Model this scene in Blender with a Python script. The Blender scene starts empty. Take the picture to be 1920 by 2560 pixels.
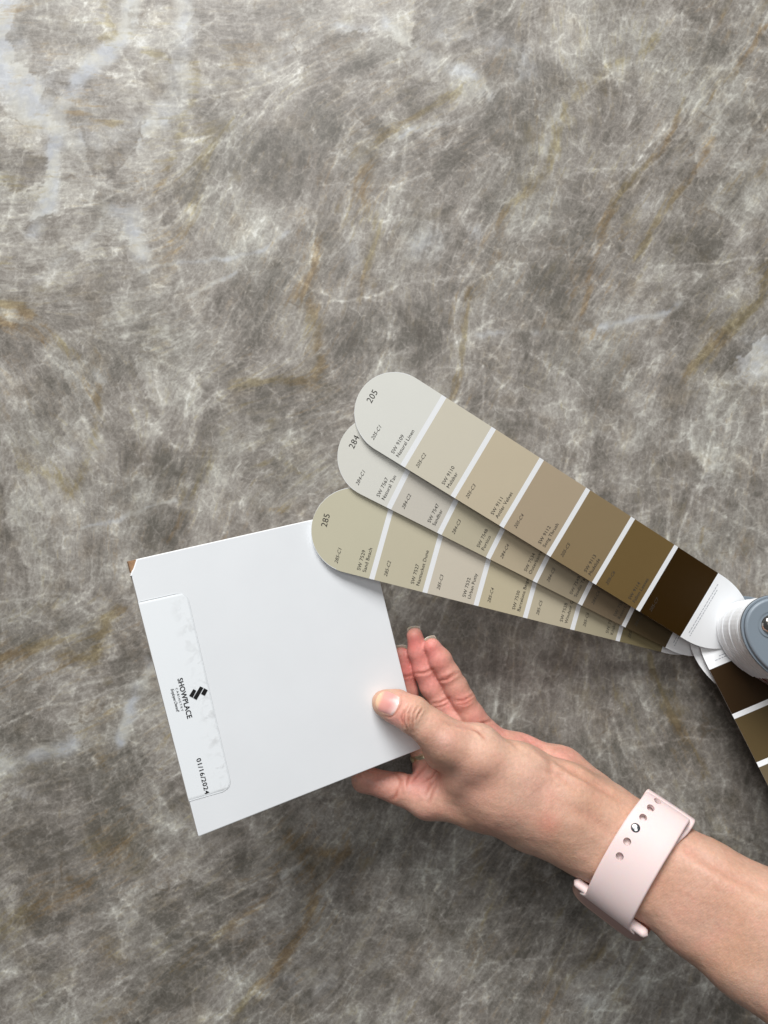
import bpy, bmesh, math, random
import numpy as np
from mathutils import Vector, Matrix, noise as mnoise
from mathutils.bvhtree import BVHTree
random.seed(7); np.random.seed(7)
S = bpy.context.scene
COL = S.collection
# ------------------------------------------------------------------ camera, world, lights, exposure
H = 560.0                      # camera height over the counter, mm
TANV = 0.665
K = TANV / 1280.0
cam = bpy.data.cameras.new('camera'); camo = bpy.data.objects.new('camera', cam); COL.objects.link(camo)
camo.location = (0, 0, H / 1000); cam.sensor_fit = 'VERTICAL'; cam.sensor_height = 24
cam.lens = 12 / TANV; cam.clip_start = 0.01; cam.clip_end = 50
S.camera = camo
W = bpy.data.worlds.new("World"); S.world = W; W.use_nodes = True
bg = W.node_tree.nodes['Background']; bg.inputs[0].default_value = (0.90, 0.95, 1.0, 1); bg.inputs[1].default_value = 0.085
def area(name, loc, target, size, sizey, energy, col):
    l = bpy.data.lights.new(name, 'AREA'); l.shape = 'RECTANGLE'; l.size = size; l.size_y = sizey
    l.energy = energy; l.color = col
    o = bpy.data.objects.new(name, l); COL.objects.link(o); o.location = loc
    o.rotation_euler = (Vector(target) - Vector(loc)).to_track_quat('-Z', 'Y').to_euler()
    return o
area('window_light', (-0.55, 2.30, 1.75), (0, -0.05, 0.0), 1.7, 1.3, 132, (1.0, 0.995, 0.985))
area('ceiling_light', (0.0, 0.35, 1.8), (0, 0, 0), 0.8, 0.8, 7, (1.0, 0.99, 0.97))
S.view_settings.view_transform = 'Standard'; S.view_settings.look = 'None'
S.view_settings.exposure = 0; S.view_settings.gamma = 1

# ------------------------------------------------------------------ helpers
def P(px, py, D):              # point (metres) seen at photo pixel px,py at distance D mm below the camera
    return Vector(((px - 960) * K * D, (1280 - py) * K * D, H - D)) / 1000
def srgb(r, g, b):
    f = lambda c: (c / 255 / 12.92) if c / 255 <= 0.04045 else ((c / 255 + 0.055) / 1.055) ** 2.4
    return (f(r), f(g), f(b), 1)
def mat(name, col, rough=0.5, metal=0.0, spec=0.5, bump=0.0, bscale=800, mottle=0.0, mscale=60, sss=0, coat=0):
    m = bpy.data.materials.new(name); m.use_nodes = True; nt = m.node_tree; b = nt.nodes['Principled BSDF']
    b.inputs['Base Color'].default_value = col; b.inputs['Roughness'].default_value = rough
    b.inputs['Metallic'].default_value = metal; b.inputs['Specular IOR Level'].default_value = spec
    if coat: b.inputs['Coat Weight'].default_value = coat
    if sss:
        b.inputs['Subsurface Weight'].default_value = sss; b.inputs['Subsurface Scale'].default_value = 0.002
    tc = nt.nodes.new('ShaderNodeTexCoord')
    if bump:
        n = nt.nodes.new('ShaderNodeTexNoise'); n.inputs['Scale'].default_value = bscale; n.inputs['Detail'].default_value = 3
        nt.links.new(tc.outputs['Object'], n.inputs['Vector'])
        bp = nt.nodes.new('ShaderNodeBump'); bp.inputs['Strength'].default_value = bump; bp.inputs['Distance'].default_value = 0.0004
        nt.links.new(n.outputs['Fac'], bp.inputs['Height']); nt.links.new(bp.outputs['Normal'], b.inputs['Normal'])
    n = nt.nodes.new('ShaderNodeTexNoise'); n.inputs['Scale'].default_value = mscale; n.inputs['Detail'].default_value = 4
    nt.links.new(tc.outputs['Object'], n.inputs['Vector'])
    mx = nt.nodes.new('ShaderNodeMix'); mx.data_type = 'RGBA'; mx.blend_type = 'MULTIPLY'
    mx.inputs[0].default_value = 1.0; mx.inputs[6].default_value = col
    mr = nt.nodes.new('ShaderNodeMapRange'); mr.inputs['From Min'].default_value = 0.3; mr.inputs['From Max'].default_value = 0.7
    mr.inputs['To Min'].default_value = 1 - max(mottle, 0.015); mr.inputs['To Max'].default_value = 1
    nt.links.new(n.outputs['Fac'], mr.inputs['Value']); nt.links.new(mr.outputs[0], mx.inputs[7])
    nt.links.new(mx.outputs[2], b.inputs['Base Color'])
    return m
def mesh_obj(name, verts, faces, mats, parent=None, midx=None, smooth=False):
    me = bpy.data.meshes.new(name); me.from_pydata([tuple(v) for v in verts], [], faces)
    for m in (mats if isinstance(mats, (list, tuple)) else [mats]): me.materials.append(m)
    if midx is not None: me.polygons.foreach_set('material_index', midx)
    if smooth: me.polygons.foreach_set('use_smooth', [True] * len(me.polygons))
    me.update()
    o = bpy.data.objects.new(name, me); COL.objects.link(o)
    if parent: o.parent = parent
    return o
def bm_obj(name, bm, mats, parent=None, smooth=True):
    me = bpy.data.meshes.new(name); bm.normal_update(); bm.to_mesh(me); bm.free()
    for m in (mats if isinstance(mats, (list, tuple)) else [mats]): me.materials.append(m)
    if smooth: me.polygons.foreach_set('use_smooth', [True] * len(me.polygons))
    o = bpy.data.objects.new(name, me); COL.objects.link(o)
    if parent: o.parent = parent
    return o
def tag(o, label, cat, group=None):
    o['label'] = label; o['category'] = cat
    if group: o['group'] = group
def frame(o, ex, ey, ez):
    M = Matrix.Identity(4)
    for i in range(3): M[i][0] = ex[i]; M[i][1] = ey[i]; M[i][2] = ez[i]; M[i][3] = o[i]
    return M
def text_geo(s, size, shear=0.0, spacing=1.0, bold=0.0):
    """flat letters as vertex / face lists (baseline along +x, origin at lower left)"""
    c = bpy.data.curves.new('t', 'FONT'); c.body = s; c.size = size; c.shear = shear; c.space_character = spacing
    c.offset = bold; c.resolution_u = 3
    o = bpy.data.objects.new('t', c); COL.objects.link(o)
    dg = bpy.context.evaluated_depsgraph_get(); dg.update()
    me = bpy.data.meshes.new_from_object(o.evaluated_get(dg))
    v = [tuple(x.co) for x in me.vertices]; f = [tuple(p.vertices) for p in me.polygons]
    bpy.data.objects.remove(o); bpy.data.curves.remove(c); bpy.data.meshes.remove(me)
    return v, f
class Ink:                     # collects letters in a local 2D frame
    def __init__(s): s.v = []; s.f = []
    def add(s, geo, org, ex, ey, z):
        b = len(s.v); v, f = geo
        for x, y, _ in v: s.v.append((org[0] + ex[0] * x + ey[0] * y, org[1] + ex[1] * x + ey[1] * y, z))
        s.f += [tuple(i + b for i in q) for q in f]
    def poly(s, pts, z):
        b = len(s.v); s.v += [(p[0], p[1], z) for p in pts]; s.f.append(tuple(range(b, b + len(pts))))

# ------------------------------------------------------------------ the stone countertop
def build_counter():
    x0, x1, y0, y1, st = -440.0, 440.0, -520.0, 520.0, 1.3
    xs = np.arange(x0, x1 + .1, st); ys = np.arange(y0, y1 + .1, st)
    nx, ny = len(xs), len(ys)
    X, Y = np.meshgrid(xs, ys)
    # stone coordinates in 1/100 of a slab unit: u,v follow the slab, u right, v towards the lower edge
    mm = K * H
    U = X / mm + 960; V = 1280 - Y / mm
    def vnoise(U, V, sc, seed):
        r = np.random.RandomState(seed); n = 128; g = r.rand(n, n)
        a = U / sc + 1000.3; b = V / sc + 1000.7
        i = np.floor(a).astype(int); j = np.floor(b).astype(int); fa = a - i; fb = b - j
        fa = fa * fa * (3 - 2 * fa); fb = fb * fb * (3 - 2 * fb)
        i %= n; j %= n; i2 = (i + 1) % n; j2 = (j + 1) % n
        return (g[j, i] * (1 - fa) + g[j, i2] * fa) * (1 - fb) + (g[j2, i] * (1 - fa) + g[j2, i2] * fa) * fb
    def fb(U, V, sc, seed, o=4):
        t = 0; a = .5
        for k in range(o): t = t + a * (vnoise(U, V, sc / 2 ** k, seed + k) - .5) * 2; a *= .5
        return t
    wu = U + 26 * fb(U, V, 120, 11) + 7 * fb(U, V, 22, 31, 3); wv = V + 26 * fb(U, V, 120, 21) + 7 * fb(U, V, 22, 41, 3)
    def line(pts, w, amp=1.0, prof=1.0):
        out = np.zeros_like(U)
        for k in range(len(pts) - 1):
            (ax, ay), (bx, by) = pts[k], pts[k + 1]
            dx, dy = bx - ax, by - ay; L = dx * dx + dy * dy + 1e-6
            m = (wu > min(ax, bx) - 5 * w) & (wu < max(ax, bx) + 5 * w) & (wv > min(ay, by) - 5 * w) & (wv < max(ay, by) + 5 * w)
            t = np.clip(((wu[m] - ax) * dx + (wv[m] - ay) * dy) / L, 0, 1)
            d = np.hypot(wu[m] - ax - t * dx, wv[m] - ay - t * dy)
            out[m] = np.maximum(out[m], amp * np.exp(-(d / w) ** 2 * prof))
        return out
    def blob(c, r, amp=1.0):
        return amp * np.exp(-((wu - c[0]) ** 2 + (wv - c[1]) ** 2) / r ** 2)
    def mx(L): 
        o = L[0]
        for q in L[1:]: o = np.maximum(o, q)
        return o
    white = mx([blob((240, 330), 120, .45), blob((100, 200), 110, .5), blob((420, 60), 90, .4), line([(324, 0), (301, 87), (255, 150), (203, 214), (168, 260), (156, 312), (127, 370), (119, 440), (110, 520), (87, 567)], 26, 1.0),
        line([(-60, -60), (12, 46), (17, 116), (35, 190), (75, 249), (145, 278)], 58, .95),
        line([(145, 347), (231, 347), (324, 336), (405, 301), (451, 243), (474, 174), (463, 104), (451, 20), (450, -80)], 46, .62),
        line([(260, 521), (324, 532), (341, 608), (359, 637)], 34, .62),
        line([(398, 1640), (350, 1720), (312, 1860)], 20, .85), line([(-40, 1921), (58, 1910), (174, 1864)], 26, .8),
        line([(694, 2205), (770, 2153)], 15, .8), line([(1640, 60), (1560, 170), (1530, 260)], 30, .3),
        line([(960, 52), (1047, 121), (1174, 202), (1238, 255), (1284, 324), (1365, 370)], 22, .55),
        line([(1110, 60), (1260, 110), (1300, 160)], 55, .5), line([(723, 116), (665, 156), (608, 191)], 22, .5),
        line([(840, 60), (900, 80)], 30, .45), blob((1900, 880), 90, .6), blob((1060, 600), 60, .45), blob((1690, 400), 40, .4),
        blob((1190, 590), 40, .5), blob((1640, 500), 40, .3), line([(850, 600), (880, 660)], 26, .4), line([(1203, 827), (1307, 827), (1458, 839), (1539, 804), (1631, 781), (1712, 758)], 10, .5),
        line([(1000, 345), (1052, 318), (1191, 295)], 10, .5), line([(370, 688), (417, 665), (579, 642), (654, 625), (718, 579)], 8, .55),
        line([(463, 746), (579, 683)], 7, .5), line([(214, 1334), (347, 1276), (434, 1247)], 7, .5), line([(60, 700), (200, 610), (250, 560)], 14, .4),
        line([(440, 2413), (555, 2338)], 6, .5), blob((752, 2465), 120, .38), blob((60, 2000), 60, .3), blob((220, 1110), 50, .35), line([(1700, 820), (1750, 1250)], 20, .2),
        line([(230, 940), (245, 960)], 22, .5), line([(1790, 1180), (1730, 1250)], 30, .3), line([(300, 1560), (330, 1600)], 16, .4), blob((1500, 2480), 90, .25)])
    brown = mx([line([(249, 0), (255, 52), (278, 87)], 7), line([(244, 98), (262, 100)], 11), line([(365, 116), (428, 136), (446, 156)], 8, .8),
        line([(498, 133), (495, 214), (463, 312), (434, 388), (399, 451), (376, 521)], 9, .8), line([(527, 318), (509, 405), (492, 492), (457, 579), (434, 654)], 20, .5),
        line([(191, 278), (249, 301), (312, 312)], 9, .7), line([(804, 590), (781, 683), (758, 741), (781, 810), (793, 880), (800, 980)], 13, .85),
        line([(955, 341), (914, 405), (909, 492), (937, 579), (914, 665), (903, 752)], 14, .65), line([(-20, 741), (35, 746), (64, 775)], 13, .95),
        line([(58, 810), (116, 851), (191, 897)], 14, .8), line([(-10, 790), (35, 810)], 12, .8), line([(1920, 69), (1874, 116), (1840, 174), (1793, 220), (1782, 260)], 9, .7),
        line([(1643, 93), (1597, 139), (1516, 179), (1463, 226), (1423, 289), (1388, 370), (1365, 428), (1319, 475), (1278, 521), (1255, 596)], 12, .75),
        line([(1707, 255), (1654, 359), (1597, 417), (1539, 503), (1516, 567), (1492, 637), (1475, 694), (1458, 775)], 9, .85),
        line([(1788, 341), (1735, 417), (1678, 492), (1643, 567), (1602, 642)], 10, .8), line([(960, 341), (1029, 301), (1087, 260), (1151, 226)], 10, .8),
        line([(1174, 712), (1174, 781), (1163, 900), (1120, 1000)], 8, .7), line([(1190, 715), (1215, 690), (1250, 637)], 15, .6), line([(1950, 640), (1874, 752), (1816, 827), (1747, 900), (1700, 960)], 14, .85),
        line([(1365, 822), (1452, 833), (1600, 830)], 10, .45), line([(243, 975), (231, 1074), (203, 1189), (174, 1241)], 12, .9),
        line([(579, 964), (694, 946), (799, 964), (810, 998)], 11, .9), line([(58, 1160), (145, 1201), (175, 1240)], 16, .5),
        line([(301, 1525), (260, 1542), (243, 1594), (231, 1647)], 13, .95), line([(150, 1635), (226, 1650)], 14, .8), line([(-20, 1665), (46, 1635), (98, 1589)], 17, .85),
        line([(521, 1131), (475, 1247), (457, 1299), (417, 1357)], 11, .7), line([(654, 1265), (752, 1276)], 10, .6), line([(620, 1160), (700, 1140), (781, 1201)], 8, .55),
        blob((289, 2112), 70, .5), line([(202, 2205), (0, 2320)], 32, .5), blob((278, 2367), 45, .55), line([(683, 2176), (654, 2251), (555, 2338), (440, 2413), (249, 2552)], 10, .6),
        line([(694, 2043), (781, 2205), (775, 2292), (683, 2425), (579, 2552)], 14, .65), line([(750, 2130), (840, 2150), (870, 2130)], 14, .7),
        line([(1618, 1648), (1636, 1704), (1692, 1798), (1748, 1891), (1767, 1947)], 9, .9), line([(1547, 1723), (1584, 1783), (1606, 1854)], 9, .6),
        line([(1763, 1312), (1763, 1357), (1797, 1398)], 5, .7), line([(1180, 2100), (1230, 2230), (1180, 2400)], 18, .35), line([(1500, 2380), (1400, 2480), (1330, 2600)], 14, .45),
        line([(20, 640), (0, 660)], 10, .6), line([(20, 40), (80, 20), (120, -20)], 12, .6), line([(420, 1500), (470, 1560)], 14, .3), blob((590, 140), 40, .45), line([(820, 470), (860, 560)], 20, .25),
        line([(1820, 480), (1920, 420)], 14, .4), line([(480, 1600), (440, 1760), (400, 1900)], 14, .3), line([(300, 1750), (250, 1830), (270, 1930)], 22, .45), line([(0, 420), (60, 500), (100, 470)], 14, .35)])
    dark = mx([blob((694, 405), 110, .9), blob((637, 752), 110, .9), blob((1365, 220), 75, .9), blob((1741, 608), 90, .9), blob((1060, 240), 70, .9), blob((1047, 810), 110, .9), blob((1365, 723), 80, .8),
        blob((434, 1178), 80, .9), blob((405, 1328), 75, .9), blob((579, 2124), 75, 1), blob((463, 1991), 60, .7), blob((1130, 430), 80, .8), blob((1500, 330), 60, .6), blob((850, 830), 80, .6), blob((800, 300), 90, .8),
        blob((1560, 900), 100, .4), blob((1200, 1500), 160, .7), blob((1700, 1900), 140, .6), blob((1130, 40), 40, .6), blob((120, 2420), 70, .5), blob((560, 2270), 60, .4), blob((900, 2150), 80, .5), blob((330, 1140), 60, .7),
        blob((1780, 130), 80, .6), blob((960, 600), 40, .5), blob((1500, 1000), 90, .5), blob((1200, 1000), 100, .5), blob((70, 1500), 70, .35), blob((500, 2480), 80, .5)])
    # grain directions
    ctrl = [(300, 200, -8), (500, 60, 0), (700, 450, 75), (650, 700, 68), (1100, 250, 35), (1400, 250, 105), (1600, 400, 58), (1750, 700, 52), (1050, 800, 82), (1300, 700, 60), (300, 700, 15), (100, 500, 0),
            (200, 1000, 120), (450, 1200, 72), (700, 1050, 22), (150, 1700, 20), (300, 2200, 22), (600, 2300, 38), (900, 2300, 56), (1200, 2300, 62), (1300, 1700, 75), (1700, 1900, 112), (1100, 2200, 60), (80, 1300, 100), (1700, 1200, 80), (950, 150, 20), (1800, 150, 60), (60, 2450, 40)]
    cs = np.zeros_like(U); sn = np.zeros_like(U)
    for (a, b, g) in ctrl:
        w = 1 / (((U - a) ** 2 + (V - b) ** 2) / 1e4 + .3) ** 1.6
        cs += w * math.cos(2 * math.radians(g)); sn += w * math.sin(2 * math.radians(g))
    th = np.arctan2(sn, cs) / 2 + .35 * fb(U, V, 160, 61, 3)
    w6 = []
    for k in range(6):
        a = math.radians(30 * k); w6.append(np.clip(np.cos(th - a) ** 2, 0, 1) ** 9)
    tot = sum(w6); w6 = [w / tot for w in w6]
    # flow-following streaks: noise dragged along the grain direction
    def blur(a, r):
        for ax in (0, 1):
            c = np.cumsum(np.concatenate([np.repeat(np.take(a, [0], ax), r + 1, ax), a, np.repeat(np.take(a, [-1], ax), r, ax)], ax), ax)
            k = 2 * r + 1; a = (np.take(c, range(k, c.shape[ax]), ax) - np.take(c, range(0, c.shape[ax] - k), ax)) / k
        return a
    dxf, dyf = np.cos(th), np.sin(th)
    def lic(a, n, h=1.0):
        out = a.copy(); w = 1.0
        for sg in (1, -1):
            px_ = np.tile(np.arange(nx, dtype=float), (ny, 1)); py_ = np.tile(np.arange(ny, dtype=float)[:, None], (1, nx))
            ox, oy = sg * dxf, sg * dyf
            for k in range(n):
                px_ += ox * h; py_ += oy * h
                i = np.clip(np.round(px_).astype(int), 0, nx - 1); j = np.clip(np.round(py_).astype(int), 0, ny - 1)
                gx_, gy_ = dxf[j, i], dyf[j, i]; fl = np.where(gx_ * ox + gy_ * oy < 0, -1.0, 1.0); ox, oy = gx_ * fl, gy_ * fl
                ww = .5 + .5 * math.cos(math.pi * (k + 1) / (n + 1)); out += a[j, i] * ww
        return out
    def nrm(a): a = a - a.mean(); return np.clip(.5 + a / (a.std() * 5), 0, 1)
    rs = np.random.RandomState(5)
    fl1 = nrm(lic(rs.rand(ny, nx), 11)); fl2 = nrm(lic(blur(blur(rs.rand(ny, nx), 2), 2), 16, 1.6)); fl3 = nrm(lic(blur(blur(rs.rand(ny, nx), 7), 6), 14, 3.0))
    def ridge(sc, sd, w):
        a = fb(wu, wv, sc, sd, 4); b = np.abs(a) / a.std(); return np.clip(1 - b / w, 0, 1) ** 1.5
    gate_ = np.clip(.5 + 1.6 * fb(U, V, 170, 301, 3), 0, 1); gate2_ = np.clip(.5 + 1.6 * fb(U, V, 140, 331, 3), 0, 1)
    rd = np.maximum(ridge(95, 201, .16) * gate_, np.maximum(ridge(60, 221, .20) * gate2_ * .8, ridge(34, 241, .28) * (1 - gate_) * .7))
    rd = .55 * rd + .45 * np.clip(lic(rd, 5) / 6, 0, 1)
    # hair-thin seams that follow and cross the grain, branching in swarms
    def threads(n_, seed, lmin, lmax, starts=None, cross=.35, wander=.05):
        r = np.random.RandomState(seed); out = np.zeros((ny, nx))
        if starts is None:
            hubs = r.rand(70, 2) * [nx, ny]; h = hubs[r.randint(0, 70, n_)]; p = h + r.randn(n_, 2) * 38
            u_ = r.rand(n_) < .35; p[u_] = r.rand(u_.sum(), 2) * [nx, ny]
        else: p = starts[r.randint(0, len(starts), n_)] + r.randn(n_, 2) * 4
        L_ = lmin + (lmax - lmin) * r.rand(n_) ** 3; amp_ = .25 + .75 * r.rand(n_) ** 2
        off = np.where(r.rand(n_) < cross, r.choice([-1, 1], n_) * (.6 + .8 * r.rand(n_)), r.randn(n_) * .16)
        sg = r.choice([-1, 1], n_); x, y = p[:, 0].copy(), p[:, 1].copy(); w_ = np.zeros(n_)
        i = np.clip(x.astype(int), 0, nx - 1); j = np.clip(y.astype(int), 0, ny - 1); a0 = th[j, i] + np.where(sg > 0, 0, math.pi)
        for k in range(int(lmax * 2)):
            i = np.clip(x.astype(int), 0, nx - 2); j = np.clip(y.astype(int), 0, ny - 2)
            a = th[j, i]; a = np.where(np.cos(a - a0) < 0, a + math.pi, a); a0 = a; w_ = w_ * .96 + r.randn(n_) * wander
            x += .5 * np.cos(a + off + w_); y += .5 * np.sin(a + off + w_)
            t = k / (2 * L_); live = (t < 1) & (x > 1) & (y > 1) & (x < nx - 2) & (y < ny - 2)
            xi, yi = x[live], y[live]; i = xi.astype(int); j = yi.astype(int); fx, fy = xi - i, yi - j; v_ = amp_[live] * np.sin(math.pi * np.clip(t[live], .02, .98)) ** .6 * .5
            np.add.at(out, (j, i), v_ * (1 - fx) * (1 - fy)); np.add.at(out, (j, i + 1), v_ * fx * (1 - fy)); np.add.at(out, (j + 1, i), v_ * (1 - fx) * fy); np.add.at(out, (j + 1, i + 1), v_ * fx * fy)
        return np.clip(out, 0, 1.6)
    web = threads(2600, 91, 14, 150)
    bs = np.argwhere(brown > .45)[:, ::-1].astype(float)
    fib = threads(420, 92, 20, 120, bs, .08, .03)
    web = np.clip(.8 * web + .35 * blur(web, 1), 0, 1.3)
    # shards: irregular cells stretched along the grain
    pts = rs.rand(520, 2) * [nx, ny]; dj, di = np.mgrid[0:ny, 0:nx]
    jx = di + (wu - U) * mm * 2.2 / st + 5 * (fl2 - .5); jy = dj - (wv - V) * mm * 2.2 / st + 5 * (fl1 - .5)
    best = np.full((ny, nx), 1e9); cid = np.zeros((ny, nx), int); bt2 = best.copy()
    for k, (a, b) in enumerate(pts):
        ii, jj = min(int(a), nx - 1), min(int(b), ny - 1); c_, s_ = math.cos(th[jj, ii]), math.sin(th[jj, ii])
        R_ = 110; y0_, y1_, x0_, x1_ = max(jj - R_, 0), min(jj + R_, ny), max(ii - R_, 0), min(ii + R_, nx)
        X_ = jx[y0_:y1_, x0_:x1_] - a; Y_ = jy[y0_:y1_, x0_:x1_] - b
        d = np.hypot((X_ * c_ + Y_ * s_) / 1.9, -X_ * s_ + Y_ * c_)
        B = best[y0_:y1_, x0_:x1_]; up = d < B; B2 = bt2[y0_:y1_, x0_:x1_]
        B2[:] = np.where(up, B, np.minimum(B2, d)); B[up] = d[up]; cid[y0_:y1_, x0_:x1_][up] = k
    shard = rs.rand(520)[cid]; sedge = np.exp(-((bt2 - best) / 1.3) ** 2)
    lick = (.45 + .9 * fl2)
    brown = np.clip(brown * lick + .45 * np.roll(np.roll(brown, 9, 0), -7, 1) * (fl1 > .5) * fl2, 0, 1)
    brown = .5 * brown + .5 * lic(brown, 7) / 8
    halo = blur(blur(brown, 7), 6); brown = np.clip(.8 * brown + .35 * np.clip(fib, 0, 1), 0, 1)
    white = np.clip(white * (.55 + .75 * shard + .3 * (fl3 - .5)), 0, 1)
    dark = np.clip(dark * (.35 + 1.1 * shard), 0, 1.2)
    Z = np.zeros(nx * ny)
    co = np.stack([X.ravel(), Y.ravel(), Z], 1) / 1000
    idx = np.arange(nx * ny).reshape(ny, nx)
    q = np.stack([idx[:-1, :-1], idx[:-1, 1:], idx[1:, 1:], idx[1:, :-1]], -1).reshape(-1, 4)
    # slab underside and edges
    base = len(co)
    rim = np.concatenate([idx[0, :-1], idx[:-1, -1], idx[-1, :0:-1], idx[:0:-1, 0]])
    low = co[rim].copy(); low[:, 2] = -0.03
    co = np.concatenate([co, low]); n = len(rim)
    r2 = np.arange(n) + base
    q2 = np.stack([rim, r2, np.roll(r2, -1), np.roll(rim, -1)], 1)
    quads = np.concatenate([q, q2])
    me = bpy.data.meshes.new('countertop')
    me.vertices.add(len(co)); me.vertices.foreach_set('co', co.ravel())
    me.loops.add(len(quads) * 4); me.loops.foreach_set('vertex_index', quads.ravel().astype(np.int32))
    me.polygons.add(len(quads)); me.polygons.foreach_set('loop_start', np.arange(len(quads), dtype=np.int32) * 4)
    me.update(calc_edges=True)
    def attr(name, a, b, c, d=None):
        at = me.color_attributes.new(name, 'FLOAT_COLOR', 'POINT'); N = len(co)
        buf = np.zeros((N, 4), np.float32)
        for k, z in enumerate((a, b, c, d)):
            if z is not None: buf[:nx * ny, k] = z.ravel()
        at.data.foreach_set('color', buf.ravel())
    pale = np.exp(-((U - 250) ** 2 + (V - 250) ** 2) / 520 ** 2) + .5 * np.exp(-((U - 1150) ** 2 + (V - 80) ** 2) / 260 ** 2) + .35 * np.exp(-((U - 150) ** 2 + (V - 1000) ** 2) / 300 ** 2) - .35 * np.exp(-((V - 2500) / 500) ** 2)
    attr('stone', white, brown, dark, pale); attr('flow', fl1, fl2, fl3, rd); attr('shard', shard, web, halo); attr('grain1', *w6[:3]); attr('grain2', *w6[3:])
    m = bpy.data.materials.new('quartzite'); m.use_nodes = True; nt = m.node_tree; N = nt.nodes; L = nt.links
    bsdf = N['Principled BSDF']
    def node(t, **kw):
        n = N.new(t)
        for k, v in kw.items():
            if k in n.inputs.keys() if hasattr(n.inputs, 'keys') else False: n.inputs[k].default_value = v
            else: setattr(n, k, v)
        return n
    def setin(n, k, v):
        if hasattr(v, 'is_output') or isinstance(v, bpy.types.NodeSocket): L.new(v, n.inputs[k])
        else: n.inputs[k].default_value = v
    def math_(op, a, b=0.0, clamp=False, c=None):
        n = N.new('ShaderNodeMath'); n.operation = op; n.use_clamp = clamp; setin(n, 0, a); setin(n, 1, b)
        if c is not None: setin(n, 2, c)
        return n.outputs[0]
    def ramp(v, a, b, lo=0.0, hi=1.0, smooth=True):
        n = N.new('ShaderNodeMapRange'); n.interpolation_type = 'SMOOTHSTEP' if smooth else 'LINEAR'
        setin(n, 'Value', v); n.inputs['From Min'].default_value = a; n.inputs['From Max'].default_value = b
        n.inputs['To Min'].default_value = lo; n.inputs['To Max'].default_value = hi; return n.outputs[0]
    def mixc(f, a, b, mode='MIX'):
        n = N.new('ShaderNodeMix'); n.data_type = 'RGBA'; n.blend_type = mode; setin(n, 0, f); setin(n, 6, a); setin(n, 7, b); return n.outputs[2]
    tc = N.new('ShaderNodeTexCoord'); obj = tc.outputs['Object']
    def noise(vec, scale, detail=4, rough=.55, dist=0, col=False):
        n = N.new('ShaderNodeTexNoise'); L.new(vec, n.inputs['Vector']); n.inputs['Scale'].default_value = scale
        n.inputs['Detail'].default_value = detail; n.inputs['Roughness'].default_value = rough; n.inputs['Distortion'].default_value = dist
        return n.outputs['Color' if col else 'Fac']
    def warp(vec, scale, amt, det=3):
        c = noise(vec, scale, det, col=True)
        s = N.new('ShaderNodeVectorMath'); s.operation = 'SUBTRACT'; L.new(c, s.inputs[0]); s.inputs[1].default_value = (.5, .5, .5)
        k = N.new('ShaderNodeVectorMath'); k.operation = 'SCALE'; L.new(s.outputs[0], k.inputs[0]); k.inputs['Scale'].default_value = amt
        a = N.new('ShaderNodeVectorMath'); L.new(vec, a.inputs[0]); L.new(k.outputs[0], a.inputs[1]); return a.outputs[0]
    def at(name):
        a = N.new('ShaderNodeAttribute'); a.attribute_name = name; s = N.new('ShaderNodeSeparateColor'); L.new(a.outputs['Color'], s.inputs[0]); return list(s.outputs)[:3] + [a.outputs['Alpha']]
    st_ = at('stone'); fw = at('flow'); sh_ = at('shard'); g1 = at('grain1'); g2 = at('grain2')
    wv1 = warp(obj, 16, 0.014, 2); wv2 = warp(wv1, 70, 0.0045, 2)
    # fibrous grain: six stretched noises weighed by the local direction
    fine = None; coarse = None
    for k in range(6):
        mp = N.new('ShaderNodeMapping'); L.new(wv2, mp.inputs['Vector'])
        mp.vector_type = 'TEXTURE'; mp.inputs['Rotation'].default_value = (0, 0, math.radians(30 * k)); mp.inputs['Scale'].default_value = (5.0, 1, 1); mp.inputs['Location'].default_value = (k * 3.1, k, 0)
        f = noise(mp.outputs[0], 560, 3, .62); c = noise(mp.outputs[0], 120, 4, .55)
        w = (list(g1)[:3] + list(g2)[:3])[k]
        f = math_('MULTIPLY', f, w); c = math_('MULTIPLY', c, w)
        fine = f if fine is None else math_('ADD', fine, f); coarse = c if coarse is None else math_('ADD', coarse, c)
    blotch = noise(wv1, 18, 5, .55); blotch2 = noise(wv2, 60, 5, .6)
    # broken shards with pale whispy seams
    def seams(vec, scale, w, rnd=1.0, stretch=None):
        v = N.new('ShaderNodeTexVoronoi'); v.feature = 'DISTANCE_TO_EDGE'; v.inputs['Scale'].default_value = scale; L.new(vec, v.inputs['Vector']); v.inputs['Randomness'].default_value = rnd
        return ramp(v.outputs['Distance'], 0, w, 1, 0)
    s1 = seams(warp(wv1, 70, .008, 4), 24, .045); s2 = seams(warp(wv2, 140, .006, 4), 66, .075); s3 = seams(warp(wv2, 300, .004, 3), 150, .14)
    cell = N.new('ShaderNodeTexVoronoi'); cell.inputs['Scale'].default_value = 36; L.new(warp(wv1, 60, .012, 4), cell.inputs['Vector'])
    cs_ = N.new('ShaderNodeSeparateColor'); L.new(cell.outputs['Color'], cs_.inputs[0])
    gate = ramp(noise(obj, 34, 4, .6), .42, .62)
    gate2 = ramp(noise(wv1, 70, 3, .6), .45, .62)
    def amp(v, k): return math_('MULTIPLY', math_('SUBTRACT', v, .5), k)
    tone = math_('ADD', amp(coarse, .36), amp(fine, .40))
    for v_, k_ in ((fw[0], .13), (fw[1], .13), (fw[2], .14), (sh_[0], .22), (blotch, .66), (blotch2, .55), (noise(obj, 480, 4, .7), .40), (noise(wv2, 170, 4, .65), .32)):
        tone = math_('ADD', tone, amp(v_, k_))
    tone = math_('ADD', tone, math_('MULTIPLY', st_[3], .10))
    tone = math_('ADD', tone, math_('MULTIPLY', fw[3], math_('MULTIPLY', ramp(blotch2, .3, .6), .45)))
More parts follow.
